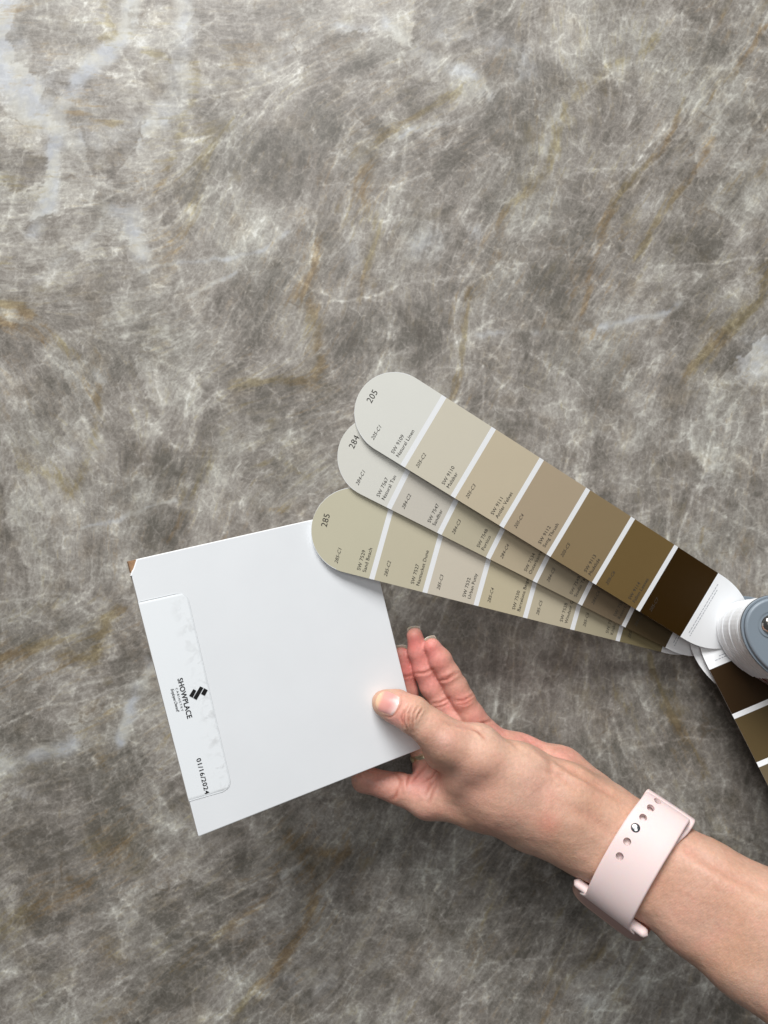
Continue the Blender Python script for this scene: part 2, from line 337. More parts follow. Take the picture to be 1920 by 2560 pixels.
    tone = math_('ADD', tone, math_('MULTIPLY', math_('MULTIPLY', s2, gate2), .13))
    tone = math_('ADD', tone, math_('MULTIPLY', math_('MULTIPLY', sh_[1], ramp(noise(obj, 200, 3, .6), .25, .6)), .34))
    tone = math_('ADD', tone, math_('MULTIPLY', s3, .07))
    wh = ramp(math_('ADD', st_[0], math_('MULTIPLY', math_('SUBTRACT', math_('ADD', math_('MULTIPLY', blotch2, .5), math_('MULTIPLY', coarse, .5)), .5), 1.5)), .12, 1.05)
    dk = ramp(math_('ADD', st_[2], math_('MULTIPLY', math_('SUBTRACT', blotch2, .5), .9)), .18, .8)
    tone = math_('SUBTRACT', tone, math_('SUBTRACT', math_('MULTIPLY', dk, .22), math_('MULTIPLY', wh, .12)))
    tone = math_('ADD', tone, .40)
    cr = N.new('ShaderNodeValToRGB'); L.new(tone, cr.inputs[0])
    els = [(0.0, srgb(82, 77, 71)), (.22, srgb(101, 96.5, 90)), (.42, srgb(128, 122.5, 116)), (.60, srgb(152, 147.5, 141)), (.8, srgb(180, 177, 169)), (1.0, srgb(208, 207, 201))]
    e = cr.color_ramp.elements
    e[0].position = 0; e[0].color = els[0][1]; e[1].position = 1; e[1].color = els[-1][1]
    for p, c in els[1:-1]: x = e.new(p); x.color = c
    hue = noise(wv1, 14, 3); hue2 = noise(wv2, 40, 4, .6)
    c = mixc(ramp(hue, .42, .66, 0, .55), cr.outputs[0], srgb(150, 150, 138), 'MIX')
    c = mixc(ramp(hue, .42, .66, 0, .55), cr.outputs[0], mixc(1.0, cr.outputs[0], (0.965, 1.0, 0.99, 1), 'MULTIPLY'))
    c = mixc(ramp(hue2, .52, .72, 0, .6), c, mixc(1.0, c, (1.0, .95, .87, 1), 'MULTIPLY'))
    whc = mixc(ramp(hue2, .4, .6), srgb(174, 179, 187), srgb(188, 188, 182))
    whc = mixc(1.0, whc, ramp(math_('ADD', math_('MULTIPLY', coarse, .6), math_('MULTIPLY', blotch2, .4)), .25, .7, .84, 1.03), 'MULTIPLY')
    c = mixc(math_('MULTIPLY', wh, .72), c, whc)
    bn = math_('ADD', math_('MULTIPLY', math_('SUBTRACT', coarse, .5), 2.2), math_('MULTIPLY', math_('SUBTRACT', fine, .5), 2.0))
    bn = math_('ADD', bn, math_('ADD', amp(fw[0], 1.0), amp(noise(wv2, 200, 4, .65), 1.2)))
    br = ramp(math_('ADD', math_('MULTIPLY', st_[1], 1.7), bn), .05, 1.25)
    olive = ramp(noise(obj, 9, 2), .42, .58)
    bcol = mixc(olive, srgb(116, 94, 66), srgb(120, 112, 82))
    tint = mixc(1.0, c, mixc(olive, (.80, .66, .48, 1), (.80, .73, .54, 1)), 'MULTIPLY')
    c = mixc(math_('MULTIPLY', br, .92), c, mixc(.15, tint, bcol))
    c = mixc(math_('MULTIPLY', ramp(sh_[2], .08, .5), .70), c, mixc(1.0, c, (.86, .82, .70, 1), 'MULTIPLY'))
    # olive haze scattered everywhere
    oh = math_('MULTIPLY', ramp(noise(wv1, 26, 5, .65), .54, .74), ramp(coarse, .42, .6))
    c = mixc(math_('MULTIPLY', oh, .5), c, srgb(124, 114, 88))
    # hairline dark fissures
    fv = N.new('ShaderNodeTexVoronoi'); fv.feature = 'DISTANCE_TO_EDGE'; fv.inputs['Scale'].default_value = 17; L.new(warp(wv1, 45, .02, 4), fv.inputs['Vector'])
    fis = math_('MULTIPLY', ramp(fv.outputs['Distance'], 0, .02, 1, 0), ramp(noise(obj, 24, 3), .56, .66))
    c = mixc(math_('MULTIPLY', fis, .4), c, srgb(98, 84, 66))
    L.new(c, bsdf.inputs['Base Color'])
    bsdf.inputs['Roughness'].default_value = .42; bsdf.inputs['Specular IOR Level'].default_value = .25
    me.materials.append(m)
    o = bpy.data.objects.new('countertop', me); COL.objects.link(o); o['kind'] = 'structure'
    return o
build_counter()

# ------------------------------------------------------------------ the white sample board
def solve_quad(q, DA):
    r = [np.array([(p[0] - 960) * K, (1280 - p[1]) * K, -1.]) for p in q]
    M = np.stack([r[0], -r[1], r[2], -r[3]], 1); v = np.linalg.svd(M)[2][-1]; v = v / v[0]
    return [Vector(tuple(v[i] * DA * r[i] / 1000)) + Vector((0, 0, H / 1000)) for i in range(4)]
BQ = solve_quad([(320, 1403), (906, 1271), (1053, 1872), (497, 2092)], 427)
bO = BQ[0]; bex = (BQ[1] - BQ[0]).normalized(); bn = bex.cross(BQ[3] - BQ[0]).normalized()
if bn.z < 0: bn = -bn
bey = bn.cross(bex)
BM = frame(bO, bex, bey, bn); BMi = BM.inverted()
def board_xy(px, py):
    d = P(px, py, 500) - Vector((0, 0, H / 1000)); c = Vector((0, 0, H / 1000))
    t = (bO - c).dot(bn) / d.dot(bn); q = BMi @ (c + d * t); return (q.x, q.y)
def board_D(px, py):
    x, y = board_xy(px, py); return H - (BM @ Vector((x, y, 0))).z * 1000
m_board = mat('white_lacquer', srgb(233, 236, 239), .38, spec=.4, mottle=.03, mscale=25, bump=.05, bscale=900)
m_mdf = mat('raw_fibreboard', srgb(176, 138, 104), .9, bump=.8, bscale=900, mottle=.35, mscale=700)
m_edge = mat('worn_board_edge', srgb(206, 196, 186), .7, mottle=.15, mscale=300)
m_black = mat('black_print', srgb(14, 14, 15), .5)
m_grey_print = mat('grey_print', srgb(172, 174, 180), .6)
board = bpy.data.objects.new('sample_board', None); COL.objects.link(board); board.matrix_world = BM
tag(board, 'white square sample board pinched in the hand, one corner chipped brown', 'sample board')
loc = [BMi @ p for p in BQ]; TH = 0.006
def build_board():
    rng = random.Random(3)
    bm = bmesh.new()
    # face outline with two knocked corners (A brown chip, D small chip)
    A, B, C, D = [Vector((p.x, p.y)) for p in loc]
    def lerp(p, q, t): return p + (q - p) * t
    chA = [Vector(board_xy(*p)) for p in [(338, 1399), (337, 1412), (334, 1421), (329, 1430), (326, 1440)]]
    chD = [Vector(board_xy(*p)) for p in [(495.5, 2088), (496.5, 2090.5), (498, 2091), (500, 2090.8)]]
    a0 = A + (B - A).normalized() * 0.0047; a1 = A + (D - A).normalized() * 0.0088
    outer = [a0, B, C, chD[3], chD[2], chD[1], chD[0], a1, chA[4], chA[3], chA[2], chA[1]]
    top = [bm.verts.new((p.x, p.y, 0)) for p in outer]
    bm.faces.new(top)
    ring = bmesh.ops.extrude_face_region(bm, geom=list(bm.faces))
    vs = [g for g in ring['geom'] if isinstance(g, bmesh.types.BMVert)]
    for v in vs: v.co.z = -TH + .0006
    for v in vs: pass
    bm.normal_update()
    bmesh.ops.recalc_face_normals(bm, faces=list(bm.faces))
    edges = [e for e in bm.edges if all(abs(v.co.z) < 1e-6 for v in e.verts)]
    bmesh.ops.bevel(bm, geom=edges, offset=.0005, segments=2, affect='EDGES', profile=.5)
    o = bm_obj('panel', bm, [m_board, m_edge], board, smooth=False)
    for p in o.data.polygons:
        if abs(p.normal.z) < .3: p.material_index = 1
    o['label'] = 'white lacquered front panel'
    # fibreboard core seen at the chips
    bm = bmesh.new()
    ins = 0.00015
    cen = (A + B + C + D) / 4
    pts = [A, B, C, D]
    vt = [bm.verts.new((*(lerp(p, cen, .002)), -.0007)) for p in pts]; vb = [bm.verts.new((*(lerp(p, cen, .002)), -TH)) for p in pts]
    bm.faces.new(vt[::-1]); bm.faces.new(vb)
    for i in range(4): bm.faces.new((vt[i], vt[(i + 1) % 4], vb[(i + 1) % 4], vb[i]))
    bmesh.ops.recalc_face_normals(bm, faces=list(bm.faces))
    core = bm_obj('core', bm, m_mdf, board, smooth=False); core['label'] = 'raw brown fibreboard showing at the chipped corner'
build_board()
# clear sticker
m_st = bpy.data.materials.new('clear_label_film'); m_st.use_nodes = True
def st_mat():
    nt = m_st.node_tree; b = nt.nodes['Principled BSDF']
    tc = nt.nodes.new('ShaderNodeTexCoord')
    n = nt.nodes.new('ShaderNodeTexNoise'); n.inputs['Scale'].default_value = 190; n.inputs['Detail'].default_value = 2; n.inputs['Distortion'].default_value = .6
    nt.links.new(tc.outputs['Object'], n.inputs['Vector'])
    a = nt.nodes.new('ShaderNodeAttribute'); a.attribute_name = 'bubble'
    mr = nt.nodes.new('ShaderNodeMapRange'); mr.inputs['From Min'].default_value = .5; mr.inputs['From Max'].default_value = .68; nt.links.new(n.outputs['Fac'], mr.inputs['Value'])
    mu = nt.nodes.new('ShaderNodeMath'); mu.operation = 'MULTIPLY'; nt.links.new(mr.outputs[0], mu.inputs[0]); nt.links.new(a.outputs['Fac'], mu.inputs[1])
    mx = nt.nodes.new('ShaderNodeMix'); mx.data_type = 'RGBA'; nt.links.new(mu.outputs[0], mx.inputs[0])
    mx.inputs[6].default_value = srgb(238, 242, 245); mx.inputs[7].default_value = srgb(220, 223, 225); nt.links.new(mx.outputs[2], b.inputs['Base Color'])
    b.inputs['Roughness'].default_value = .3
    bp = nt.nodes.new('ShaderNodeBump'); bp.inputs['Strength'].default_value = .12; bp.inputs['Distance'].default_value = .0005
    nt.links.new(mu.outputs[0], bp.inputs['Height']); nt.links.new(bp.outputs[0], b.inputs['Normal'])
st_mat()
def build_sticker():
    c = [Vector(board_xy(*p)) for p in [(345, 1505), (466, 1478), (580, 1972), (472, 2003)]]
    # grid patch with rounded right corners
    n, m_ = 60, 120; v = []; f = []; W_ = (c[1] - c[0]).length; Ht = (c[3] - c[0]).length; R = .0058
    for j in range(m_ + 1):
        for i in range(n + 1):
            s, t = i / n, j / m_
            yy = t * Ht; edge = min(yy, Ht - yy); sm = 1.0
            if edge < R: sm = 1 - (R - math.sqrt(max(R * R - (R - edge) ** 2, 0))) / W_
            s2 = s * sm
            a = c[0].lerp(c[1], s2); b = c[3].lerp(c[2], s2); q = a.lerp(b, t)
            h = .00022 if (0 < i < n and 0 < j < m_) or i == 0 else -.0001
            v.append((q.x, q.y, h))
    for j in range(m_):
        for i in range(n):
            a = j * (n + 1) + i; f.append((a, a + 1, a + n + 2, a + n + 1))
    o = mesh_obj('label_sticker', v, f, m_st, board, smooth=True)
    if o.data.polygons[n].normal.z < 0: o.data.flip_normals()
    at = o.data.attributes.new('bubble', 'FLOAT', 'POINT')
    vals = []
    for j in range(m_ + 1):
        for i in range(n + 1):
            s, t = i / n, j / m_
            x = max(0, (s - .55) / .3) * min(1, (1.04 - s) / .1)
            y = .55 + .45 * math.sin(t * 23) ** 2
            vals.append(min(1, x) * y * (1.0 if t > .08 else .7))
    at.data.foreach_set('value', vals)
    o['label'] = 'clear rounded sticker with black print wrapped over the board edge'
    # thin raised rim where the film ends
    bm = bmesh.new()
    path = []
    for j in range(0, n + 1): path.append(v[j])
    for j in range(1, m_ + 1): path.append(v[j * (n + 1) + n])
    for j in range(n - 1, -1, -1): path.append(v[m_ * (n + 1) + j])
    vs = []
    for k, p in enumerate(path):
        a = Vector(path[max(k - 1, 0)][:2]); b = Vector(path[min(k + 1, len(path) - 1)][:2]); d = (b - a)
        if d.length < 1e-9: d = Vector((1, 0))
        d.normalize(); nn = Vector((-d.y, d.x)) * .00022
        vs.append((bm.verts.new((p[0] - nn.x, p[1] - nn.y, .00012)), bm.verts.new((p[0], p[1], .00027)), bm.verts.new((p[0] + nn.x, p[1] + nn.y, .00012))))
    for a, b in zip(vs, vs[1:]):
        for k in range(2): bm.faces.new((a[k], b[k], b[k + 1], a[k + 1]))
    bmesh.ops.recalc_face_normals(bm, faces=list(bm.faces))
    bm_obj('film_edge', bm, mat('film_edge', srgb(224, 228, 231), .35), o)
    ink = Ink(); z = .00040
    def put(s, p0, p1, wmm, shear=0, spacing=1.0, bold=0.0, hscale=1.0):
        a = Vector(board_xy(*p0)); b = Vector(board_xy(*p1)); L_ = (b - a).length
        g = text_geo(s, .01, shear, spacing, bold)
        w = max(x[0] for x in g[0]); k = L_ / w; hk = wmm / (max(x[1] for x in g[0]))
        ex = (b - a).normalized(); ey = Vector((-ex.y, ex.x))
        probe = Vector(board_xy(p0[0] + 30, p0[1])) - a
        if ey.dot(probe) < 0: ey = -ey
        ink.add(g, a, ex * k, ey * hk, z)
    put('SHOWPLACE', (443, 1697), (468, 1797), .0029, 0, 1.05, .00018)
    put('CABINETRY', (438, 1720), (453, 1778), .0012, 0, 1.5)
    put('Employee Owned!', (426, 1722), (441, 1780), .0017, .3, .9)
    mesh_obj('lettering', ink.v, ink.f, m_black, o); ink = Ink()
    put('01/16/2024', (490, 1897), (512, 1986), .0026, 0, 1.1, .0001)
    mesh_obj('date_stamp', ink.v, ink.f, m_black, o); ink = Ink()
    for quad in ([(475, 472), (508, 490), (465, 572), (425, 550)], [(552, 440), (590, 458), (510, 597), (472, 575)], [(600, 460), (640, 485), (605, 550), (562, 528)]):
        ink.poly([board_xy(380 + a * .217, 1620 + b * .217) for a, b in quad], z)
    t = mesh_obj('logo', ink.v, ink.f, m_black, o)
build_sticker()

# ------------------------------------------------------------------ fan deck of colour strips
G = 1.057; MM = G / 1000      # millimetres of the deck
def Q(px, py, D): return P(px, py, D * G)
m_paper = mat('white_card', srgb(236, 238, 240), .45, spec=.35)
m_ink = mat('dark_print', srgb(62, 58, 54), .6)
def chip(name, rgb): return mat(name, srgb(*rgb), .55, spec=.14, mottle=.012)
deck = bpy.data.objects.new('color_fan_deck', None); COL.objects.link(deck); deck.location = Q(1842, 1562, 500)
tag(deck, 'riveted fan deck of beige and brown paint strips, three spread over the white board', 'fan deck')
HW = 23.75
def outline_w(s, tip, hw=HW):
    """half width at s mm from the rivet"""
    if s < 22:
        q = (22 - s) / 36.0; return hw * math.sqrt(max(1 - q * q, 0))
    if s > tip - hw * 1.02:
        q = (s - (tip - hw * 1.02)) / (hw * 1.02); return hw * math.sqrt(max(1 - q * q, 0))
    return hw
def strip_mesh(name, cols, tip, lines, bound, hw=HW, thick=.36, lw=3.2, bend=None):
    """cols: materials tip first; lines: centre positions (mm) of the white gaps; bound: where the white end begins"""
    brk = [bound] + [x for l in lines for x in (l - lw / 2, l + lw / 2)]
    ss = [-14 + 36 * (1 - math.cos(math.pi / 2 * k / 14)) for k in range(15)]
    ss += list(np.linspace(22, tip - hw * 1.02, 30)) + [tip - hw * 1.02 + hw * 1.02 * math.sin(math.pi / 2 * k / 18) for k in range(1, 19)] + brk
    ss = sorted(set(round(x, 4) for x in ss))
    mats = [m_paper] + cols; ls = sorted(lines, reverse=True)
    def mi(s):
        if s < bound: return 0
        for l in ls:
            if abs(s - l) < lw / 2: return 0
        return 1 + sum(1 for l in ls if s < l)
    v = []; f = []; idx = []
    for s in ss:
        w = outline_w(s, tip, hw); zz = bend(s) if bend else 0
        wi = max(w - .28, 0)
        v += [(s, -w, zz), (s, -wi, zz), (s, wi, zz), (s, w, zz), (s, w, zz - thick), (s, -w, zz - thick)]
    for k in range(len(ss) - 1):
        a = 6 * k; b = a + 6; m = mi((ss[k] + ss[k + 1]) / 2)
        far = ss[k] > tip - hw * .9
        for (i, j, mm) in ((0, 1, 0 if far else m), (1, 2, m), (2, 3, 0 if far else m), (3, 4, 0), (4, 5, 0), (5, 0, 0)):
            f.append((a + i, b + i, b + j, a + j)); idx.append(mm)
    v = [(x * MM, y * MM, z * MM) for x, y, z in v]
    me = bpy.data.meshes.new(name); me.from_pydata(v, [], f)
    for m in mats: me.materials.append(m)
    me.polygons.foreach_set('material_index', idx)
    bm = bmesh.new(); bm.from_mesh(me); bmesh.ops.remove_doubles(bm, verts=bm.verts, dist=1e-7); bmesh.ops.recalc_face_normals(bm, faces=bm.faces); bm.to_mesh(me); bm.free()
    return me
def link_strip(me, M, label=None, name='paint_strip'):
    o = bpy.data.objects.new(name, me); COL.objects.link(o); o.parent = deck
    o.matrix_parent_inverse = Matrix.Identity(4); o.matrix_basis = Matrix.Translation(-deck.location) @ M
    if label: o['label'] = label
    return o
def strip_frame(pL, pR, sR=26.0):
    """axis through two points (tip side, rivet side); origin = rivet hole"""
    ex = (pL - pR).normalized(); ez = Vector((0, 0, 1)); ey = ez.cross(ex).normalized(); ez = ex.cross(ey)
    return frame(pR - ex * sR * MM, ex, ey, ez), (pL - pR).length / MM
def letters(o, texts, z=.00012):
    ink = Ink()
    # reading direction runs across the strip (-y local for strips pointing left = up in the slab), letter tops towards the tip
    for (s, t, txt, size, shear) in texts:
        g = text_geo(txt, size * MM, shear, 1.04)
        ink.add(g, (s * MM, t * MM), (0, -1), (1, 0), z)
    return mesh_obj('lettering', ink.v, ink.f, m_ink, o)
def small_print(o, bound, flip, z=.00012):
    ink = Ink(); r = random.Random(5)
    for row in range(2):
        t = HW - 5 + row * 1.5 - 0
        s0 = bound - 4.2 - row * 1.7
        while t > -HW + 7 + row * 2:
            w = r.uniform(.9, 2.4)
            ink.poly([(s0 * MM, t * MM), (s0 * MM, (t - w) * MM), ((s0 + .55) * MM, (t - w) * MM), ((s0 + .55) * MM, t * MM)], z)
            t -= w + .5
    return mesh_obj('small_print', ink.v, ink.f, m_grey_print, o)
def full_strip(num, L, R, DL, DR, cols, names, first_to_bound, hw=HW, label=None, extra=0.0, flip=False):
    M, dist = strip_frame(Q(*L, DL), Q(*R, DR))
    bound = 26.0; l1 = bound + dist; nseg = 6
    lines = [l1 - dist * (i / nseg) * (1 + extra * (1 - i / nseg)) for i in range(nseg)]
    tip = l1 + 43.5
    bend = lambda s: 1.1 * math.sin(max(0, min(1, (s - 20) / (tip - 20))) * math.pi)
    me = strip_mesh('paint_strip', cols, tip, lines, bound, hw, bend=bend)
    o = link_strip(me, M, label)
    # find which side is the lower edge in the picture: +y local for left pointing strips is towards the lower edge
    T = []
    T.append((tip - 9.0, 2.6, num, 5.2, 0.0))
    for i in range(7):
        top = (lines[i - 1] if i > 0 else None); bot = lines[i] if i < 6 else bound
        cs = (top - 8.6) if top else (l1 + 22.5)
        ct = hw - 3.6 if top else (hw - 3.9)
        T.append((cs, ct, '%s-C%d' % (num, i + 1), 3.0, .28))
        if i < len(names) and names[i]:
            a, b = names[i]
            T.append((bot + 8.2, hw - 3.3, a, 3.15, 0.0)); T.append((bot + 4.6, hw - 3.0, b, 3.15, 0.0))
    if not num: small_print(o, bound, False); return o
    letters_o = letters(o, T, .00012)
    # lift the print onto the bowed card
    for v in letters_o.data.vertices: v.co.z = .00010 + bend(v.co.x / MM) * MM
    sp = small_print(o, bound, False)
    for v in sp.data.vertices: v.co.z = .00010 + bend(v.co.x / MM) * MM
    return o
C205 = [chip('natural_linen', (220, 220, 213)), chip('malabar', (207, 201, 184)), chip('antler_velvet', (196, 184, 160)), chip('song_thrush', (173, 157, 133)), chip('mudslide', (140, 122, 92)), chip('fallen_leaves', (111, 91, 56)), chip('dark_brown', (46, 29, 1))]
C284 = [chip('natural_tan', (219, 218, 210)), chip('sandbar', (203, 198, 187)), chip('portico', (189, 181, 158)), chip('outerbanks', (184, 171, 146)), chip('stone_brown', (156, 145, 124)), chip('umber', (120, 106, 86)), chip('bark', (78, 66, 46))]
C285 = [chip('sand_beach', (198, 193, 170)), chip('nantucket_dune', (196, 189, 166)), chip('urban_putty', (204, 196, 180)), chip('barcelona_beige', (193, 183, 156)), chip('windsor_greige', (190, 181, 158)), chip('khaki_shade', (174, 166, 142)), chip('olive_brown', (132, 122, 92))]
CLOW = [chip('pale_beige', (205, 195, 175)), chip('beige', (190, 176, 150)), chip('tan', (170, 155, 128)), chip('light_brown', (140, 124, 98)), chip('taupe', (100, 88, 66)), chip('olive_umber', (84, 70, 44)), chip('deep_brown', (44, 28, 6))]
full_strip('205', (1058, 1078), (1748, 1512), 450.2, 494, C205, [('SW 9109', 'Natural Linen'), ('SW 9110', 'Malabar'), ('SW 9111', 'Antler Velvet'), ('SW 9112', 'Song Thrush'), ('SW 9113', 'Mudslide'), ('SW 9114', 'Fallen Leaves'), None], 0, label='top strip of the fan, printed 205, cream to dark brown')
full_strip('284', (1017, 1180), (1704, 1537), 454.3, 505, C284, [('SW 7567', 'Natural Tan'), ('SW 7547', 'Sandbar'), ('SW 7548', 'Portico'), ('SW 7534', 'Outerbanks'), ('SW 7549', 'Studio Taupe'), ('SW 7550', 'Resort Tan'), None], 0, hw=24.0, label='middle strip of the fan, printed 284, cream to dark umber')
full_strip('285', (957, 1345), (1678, 1538), 456.9, 511, C285, [('SW 7529', 'Sand Beach'), ('SW 7527', 'Nantucket Dune'), ('SW 7532', 'Urban Putty'), ('SW 7530', 'Barcelona Beige'), ('SW 7528', 'Windsor Greige'), ('SW 7533', 'Khaki Shade'), None], 0, hw=25.3, label='lowest strip of the fan, printed 285, lying on the board corner, khaki to olive')
full_strip('', (2245, 2391), (1858, 1639), 457, 499, CLOW, [], 0, label='dark brown strip pointing down from the rivet')
def under_strips():
    me = strip_mesh('paint_strip', CLOW, 26 + 200 + 43.5, [226 - 33.3 * i for i in range(6)], 26.0)
    for k, (dx, dy, D) in enumerate([(.70, .71, 506), (.77, .64, 513)]):
        pv = Q(1780 + k * 3, 1574 + k * 3, D); ex = Vector((dx, -dy, .08)).normalized()
        ey = Vector((0, 0, 1)).cross(ex).normalized(); link_strip(me, frame(pv, ex, ey, ex.cross(ey)), 'shaded strip tucked under the fan')
    for k, (ang, D) in enumerate([(14.5, 515), (12, 518), (17, 521)]):
        pv = Q(1800, 1555, D); a = math.radians(ang); ex = Vector((-math.cos(a), math.sin(a), -.02)).normalized()
        me2 = strip_mesh('paint_strip', CLOW[3:], 120, [], 26.0) if k == 0 else me2
under_strips()
def build_stack():
    dir_ = Vector((.85, -.53, 0)).normalized()
    top = Q(1917, 1558, 455); bot = Q(1846, 1563, 498)
    rng = random.Random(11)
    sets = [[chip('stack_%d_%d' % (i, j), c) for j, c in enumerate(r)] for i, r in enumerate([
        [(230, 220, 200), (220, 190, 150), (210, 170, 120), (190, 140, 90), (160, 110, 70), (130, 80, 50), (110, 50, 35)],
        [(225, 222, 210), (205, 200, 170), (190, 180, 140), (170, 155, 110), (140, 125, 80), (110, 95, 60), (80, 66, 40)],
        [(228, 215, 205), (215, 190, 175), (200, 165, 145), (180, 135, 115), (150, 100, 85), (120, 70, 60), (95, 45, 40)]])]
    for row in sets:
        pass
    mes = [strip_mesh('paint_strip', s, 269.5, [226 - 33.3 * i for i in range(6)], 26.0, thick=.72) for s in sets]
    n = 44
    for k in range(n):
        grp = sum(1 for g_ in (3, 8, 12, 15, 20, 24, 29, 33, 38, 41) if k >= g_)
        t = (k + .5 + grp * 1.1) / (n + 11)
        p = bot.lerp(top, .02 + t * .93)
        a = math.radians(rng.gauss(0, .2) + .7 * math.sin(grp * 1.9)); ex = Matrix.Rotation(a, 3, 'Z') @ dir_
        p = p + dir_ * (rng.gauss(0, .00008) + .0004 * math.sin(grp * 2.3))
        ex = (ex + Vector((0, 0, -.01 + .02 * t))).normalized(); ey = Vector((0, 0, 1)).cross(ex).normalized()
        link_strip(mes[k % 3 if k > 6 else 1], frame(p, ex, ey, ex.cross(ey)))
    m_cov = mat('blue_grey_plastic', srgb(128, 139, 149), .42, spec=.5, bump=.25, bscale=1500)
    def cover(z0, z1, grow, pos, bev):
        bm = bmesh.new(); pts = []
        hw = HW + grow
        ss = [-14 - grow + (36 + grow) * (1 - math.cos(math.pi / 2 * k / 24)) for k in range(25)]
        for s in ss + [300]:
            q = (22 - s) / (36 + grow); w = hw * math.sqrt(max(1 - q * q, 0)) if s < 22 else hw
            pts.append((s, w))
        poly = pts + [(s, -w) for s, w in reversed(pts) if w > 0]
        vs = [bm.verts.new((s * MM, w * MM, z1)) for s, w in poly]
        f = bm.faces.new(vs); r = bmesh.ops.extrude_face_region(bm, geom=[f])
        for g in r['geom']:
            if isinstance(g, bmesh.types.BMVert): g.co.z = z0
        bmesh.ops.recalc_face_normals(bm, faces=bm.faces)
        ed = [e for e in bm.edges if all(abs(v.co.z - z1) < 1e-7 for v in e.verts)]
        bmesh.ops.bevel(bm, geom=ed, offset=bev, segments=5, affect='EDGES', profile=.5)
        ex = dir_; ey = Vector((0, 0, 1)).cross(ex)
        M = frame(pos, ex, ey, Vector((0, 0, 1)))
        o = bm_obj('cover', bm, m_cov, deck)
        o.matrix_parent_inverse = Matrix.Identity(4); o.matrix_basis = Matrix.Translation(-deck.location) @ M
        md = o.modifiers.new('wn', 'WEIGHTED_NORMAL'); md.keep_sharp = True
        return o, M
    o, M = cover(-.0016, .0004, .9, top + Vector((0, 0, .0002)), .0004); o['label'] = 'thin blue-grey base of the front cover'
    o, M = cover(.0005, .0034, -.4, top + Vector((0, 0, 0)), .0016); o['label'] = 'raised blue-grey front cover with rounded rim'
    o2, _ = cover(-.0016, .0004, .6, Q(1828, 1553, 513), .0004); o2['label'] = 'back cover under the strips'
    # rivet: washer recess, domed head
    bm = bmesh.new()
    prof = [(0.0, .0062), (.0020, .0060), (.0036, .0053), (.0047, .0040), (.0052, .0028), (.0056, .0024), (.0064, .0024), (.0068, .0034)]
    prof = [(r * 1.2, h * 1.1 + .0001) for r, h in prof]; n = 48; rows = []
    for r, h in prof:
        rows.append([bm.verts.new((r * math.cos(2 * math.pi * k / n), r * math.sin(2 * math.pi * k / n), h)) for k in range(n)] if r > 0 else [bm.verts.new((0, 0, h))])
    for a, b in zip(rows, rows[1:]):
        for k in range(n):
            if len(a) == 1: bm.faces.new((a[0], b[k], b[(k + 1) % n]))
            else: bm.faces.new((a[k], b[k], b[(k + 1) % n], a[(k + 1) % n]))
    bmesh.ops.recalc_face_normals(bm, faces=bm.faces)
    rv = bm_obj('rivet', bm, mat('polished_steel', (.55, .53, .50, 1), .18, metal=1.0), deck)
    rv.location = top + Vector((0.0010, -.0004, 0)) - deck.location; rv['label'] = 'polished metal rivet head'
    bm = bmesh.new(); bmesh.ops.create_cone(bm, cap_ends=True, segments=24, radius1=.0028, radius2=.0028, depth=(top - bot).length + .016)
    sh = bm_obj('rivet_shaft', bm, rv.data.materials[0], deck); sh.matrix_basis = Matrix.Translation(bot.lerp(top, .38) - deck.location) @ (top - bot).to_track_quat('Z', 'Y').to_matrix().to_4x4()
build_stack()

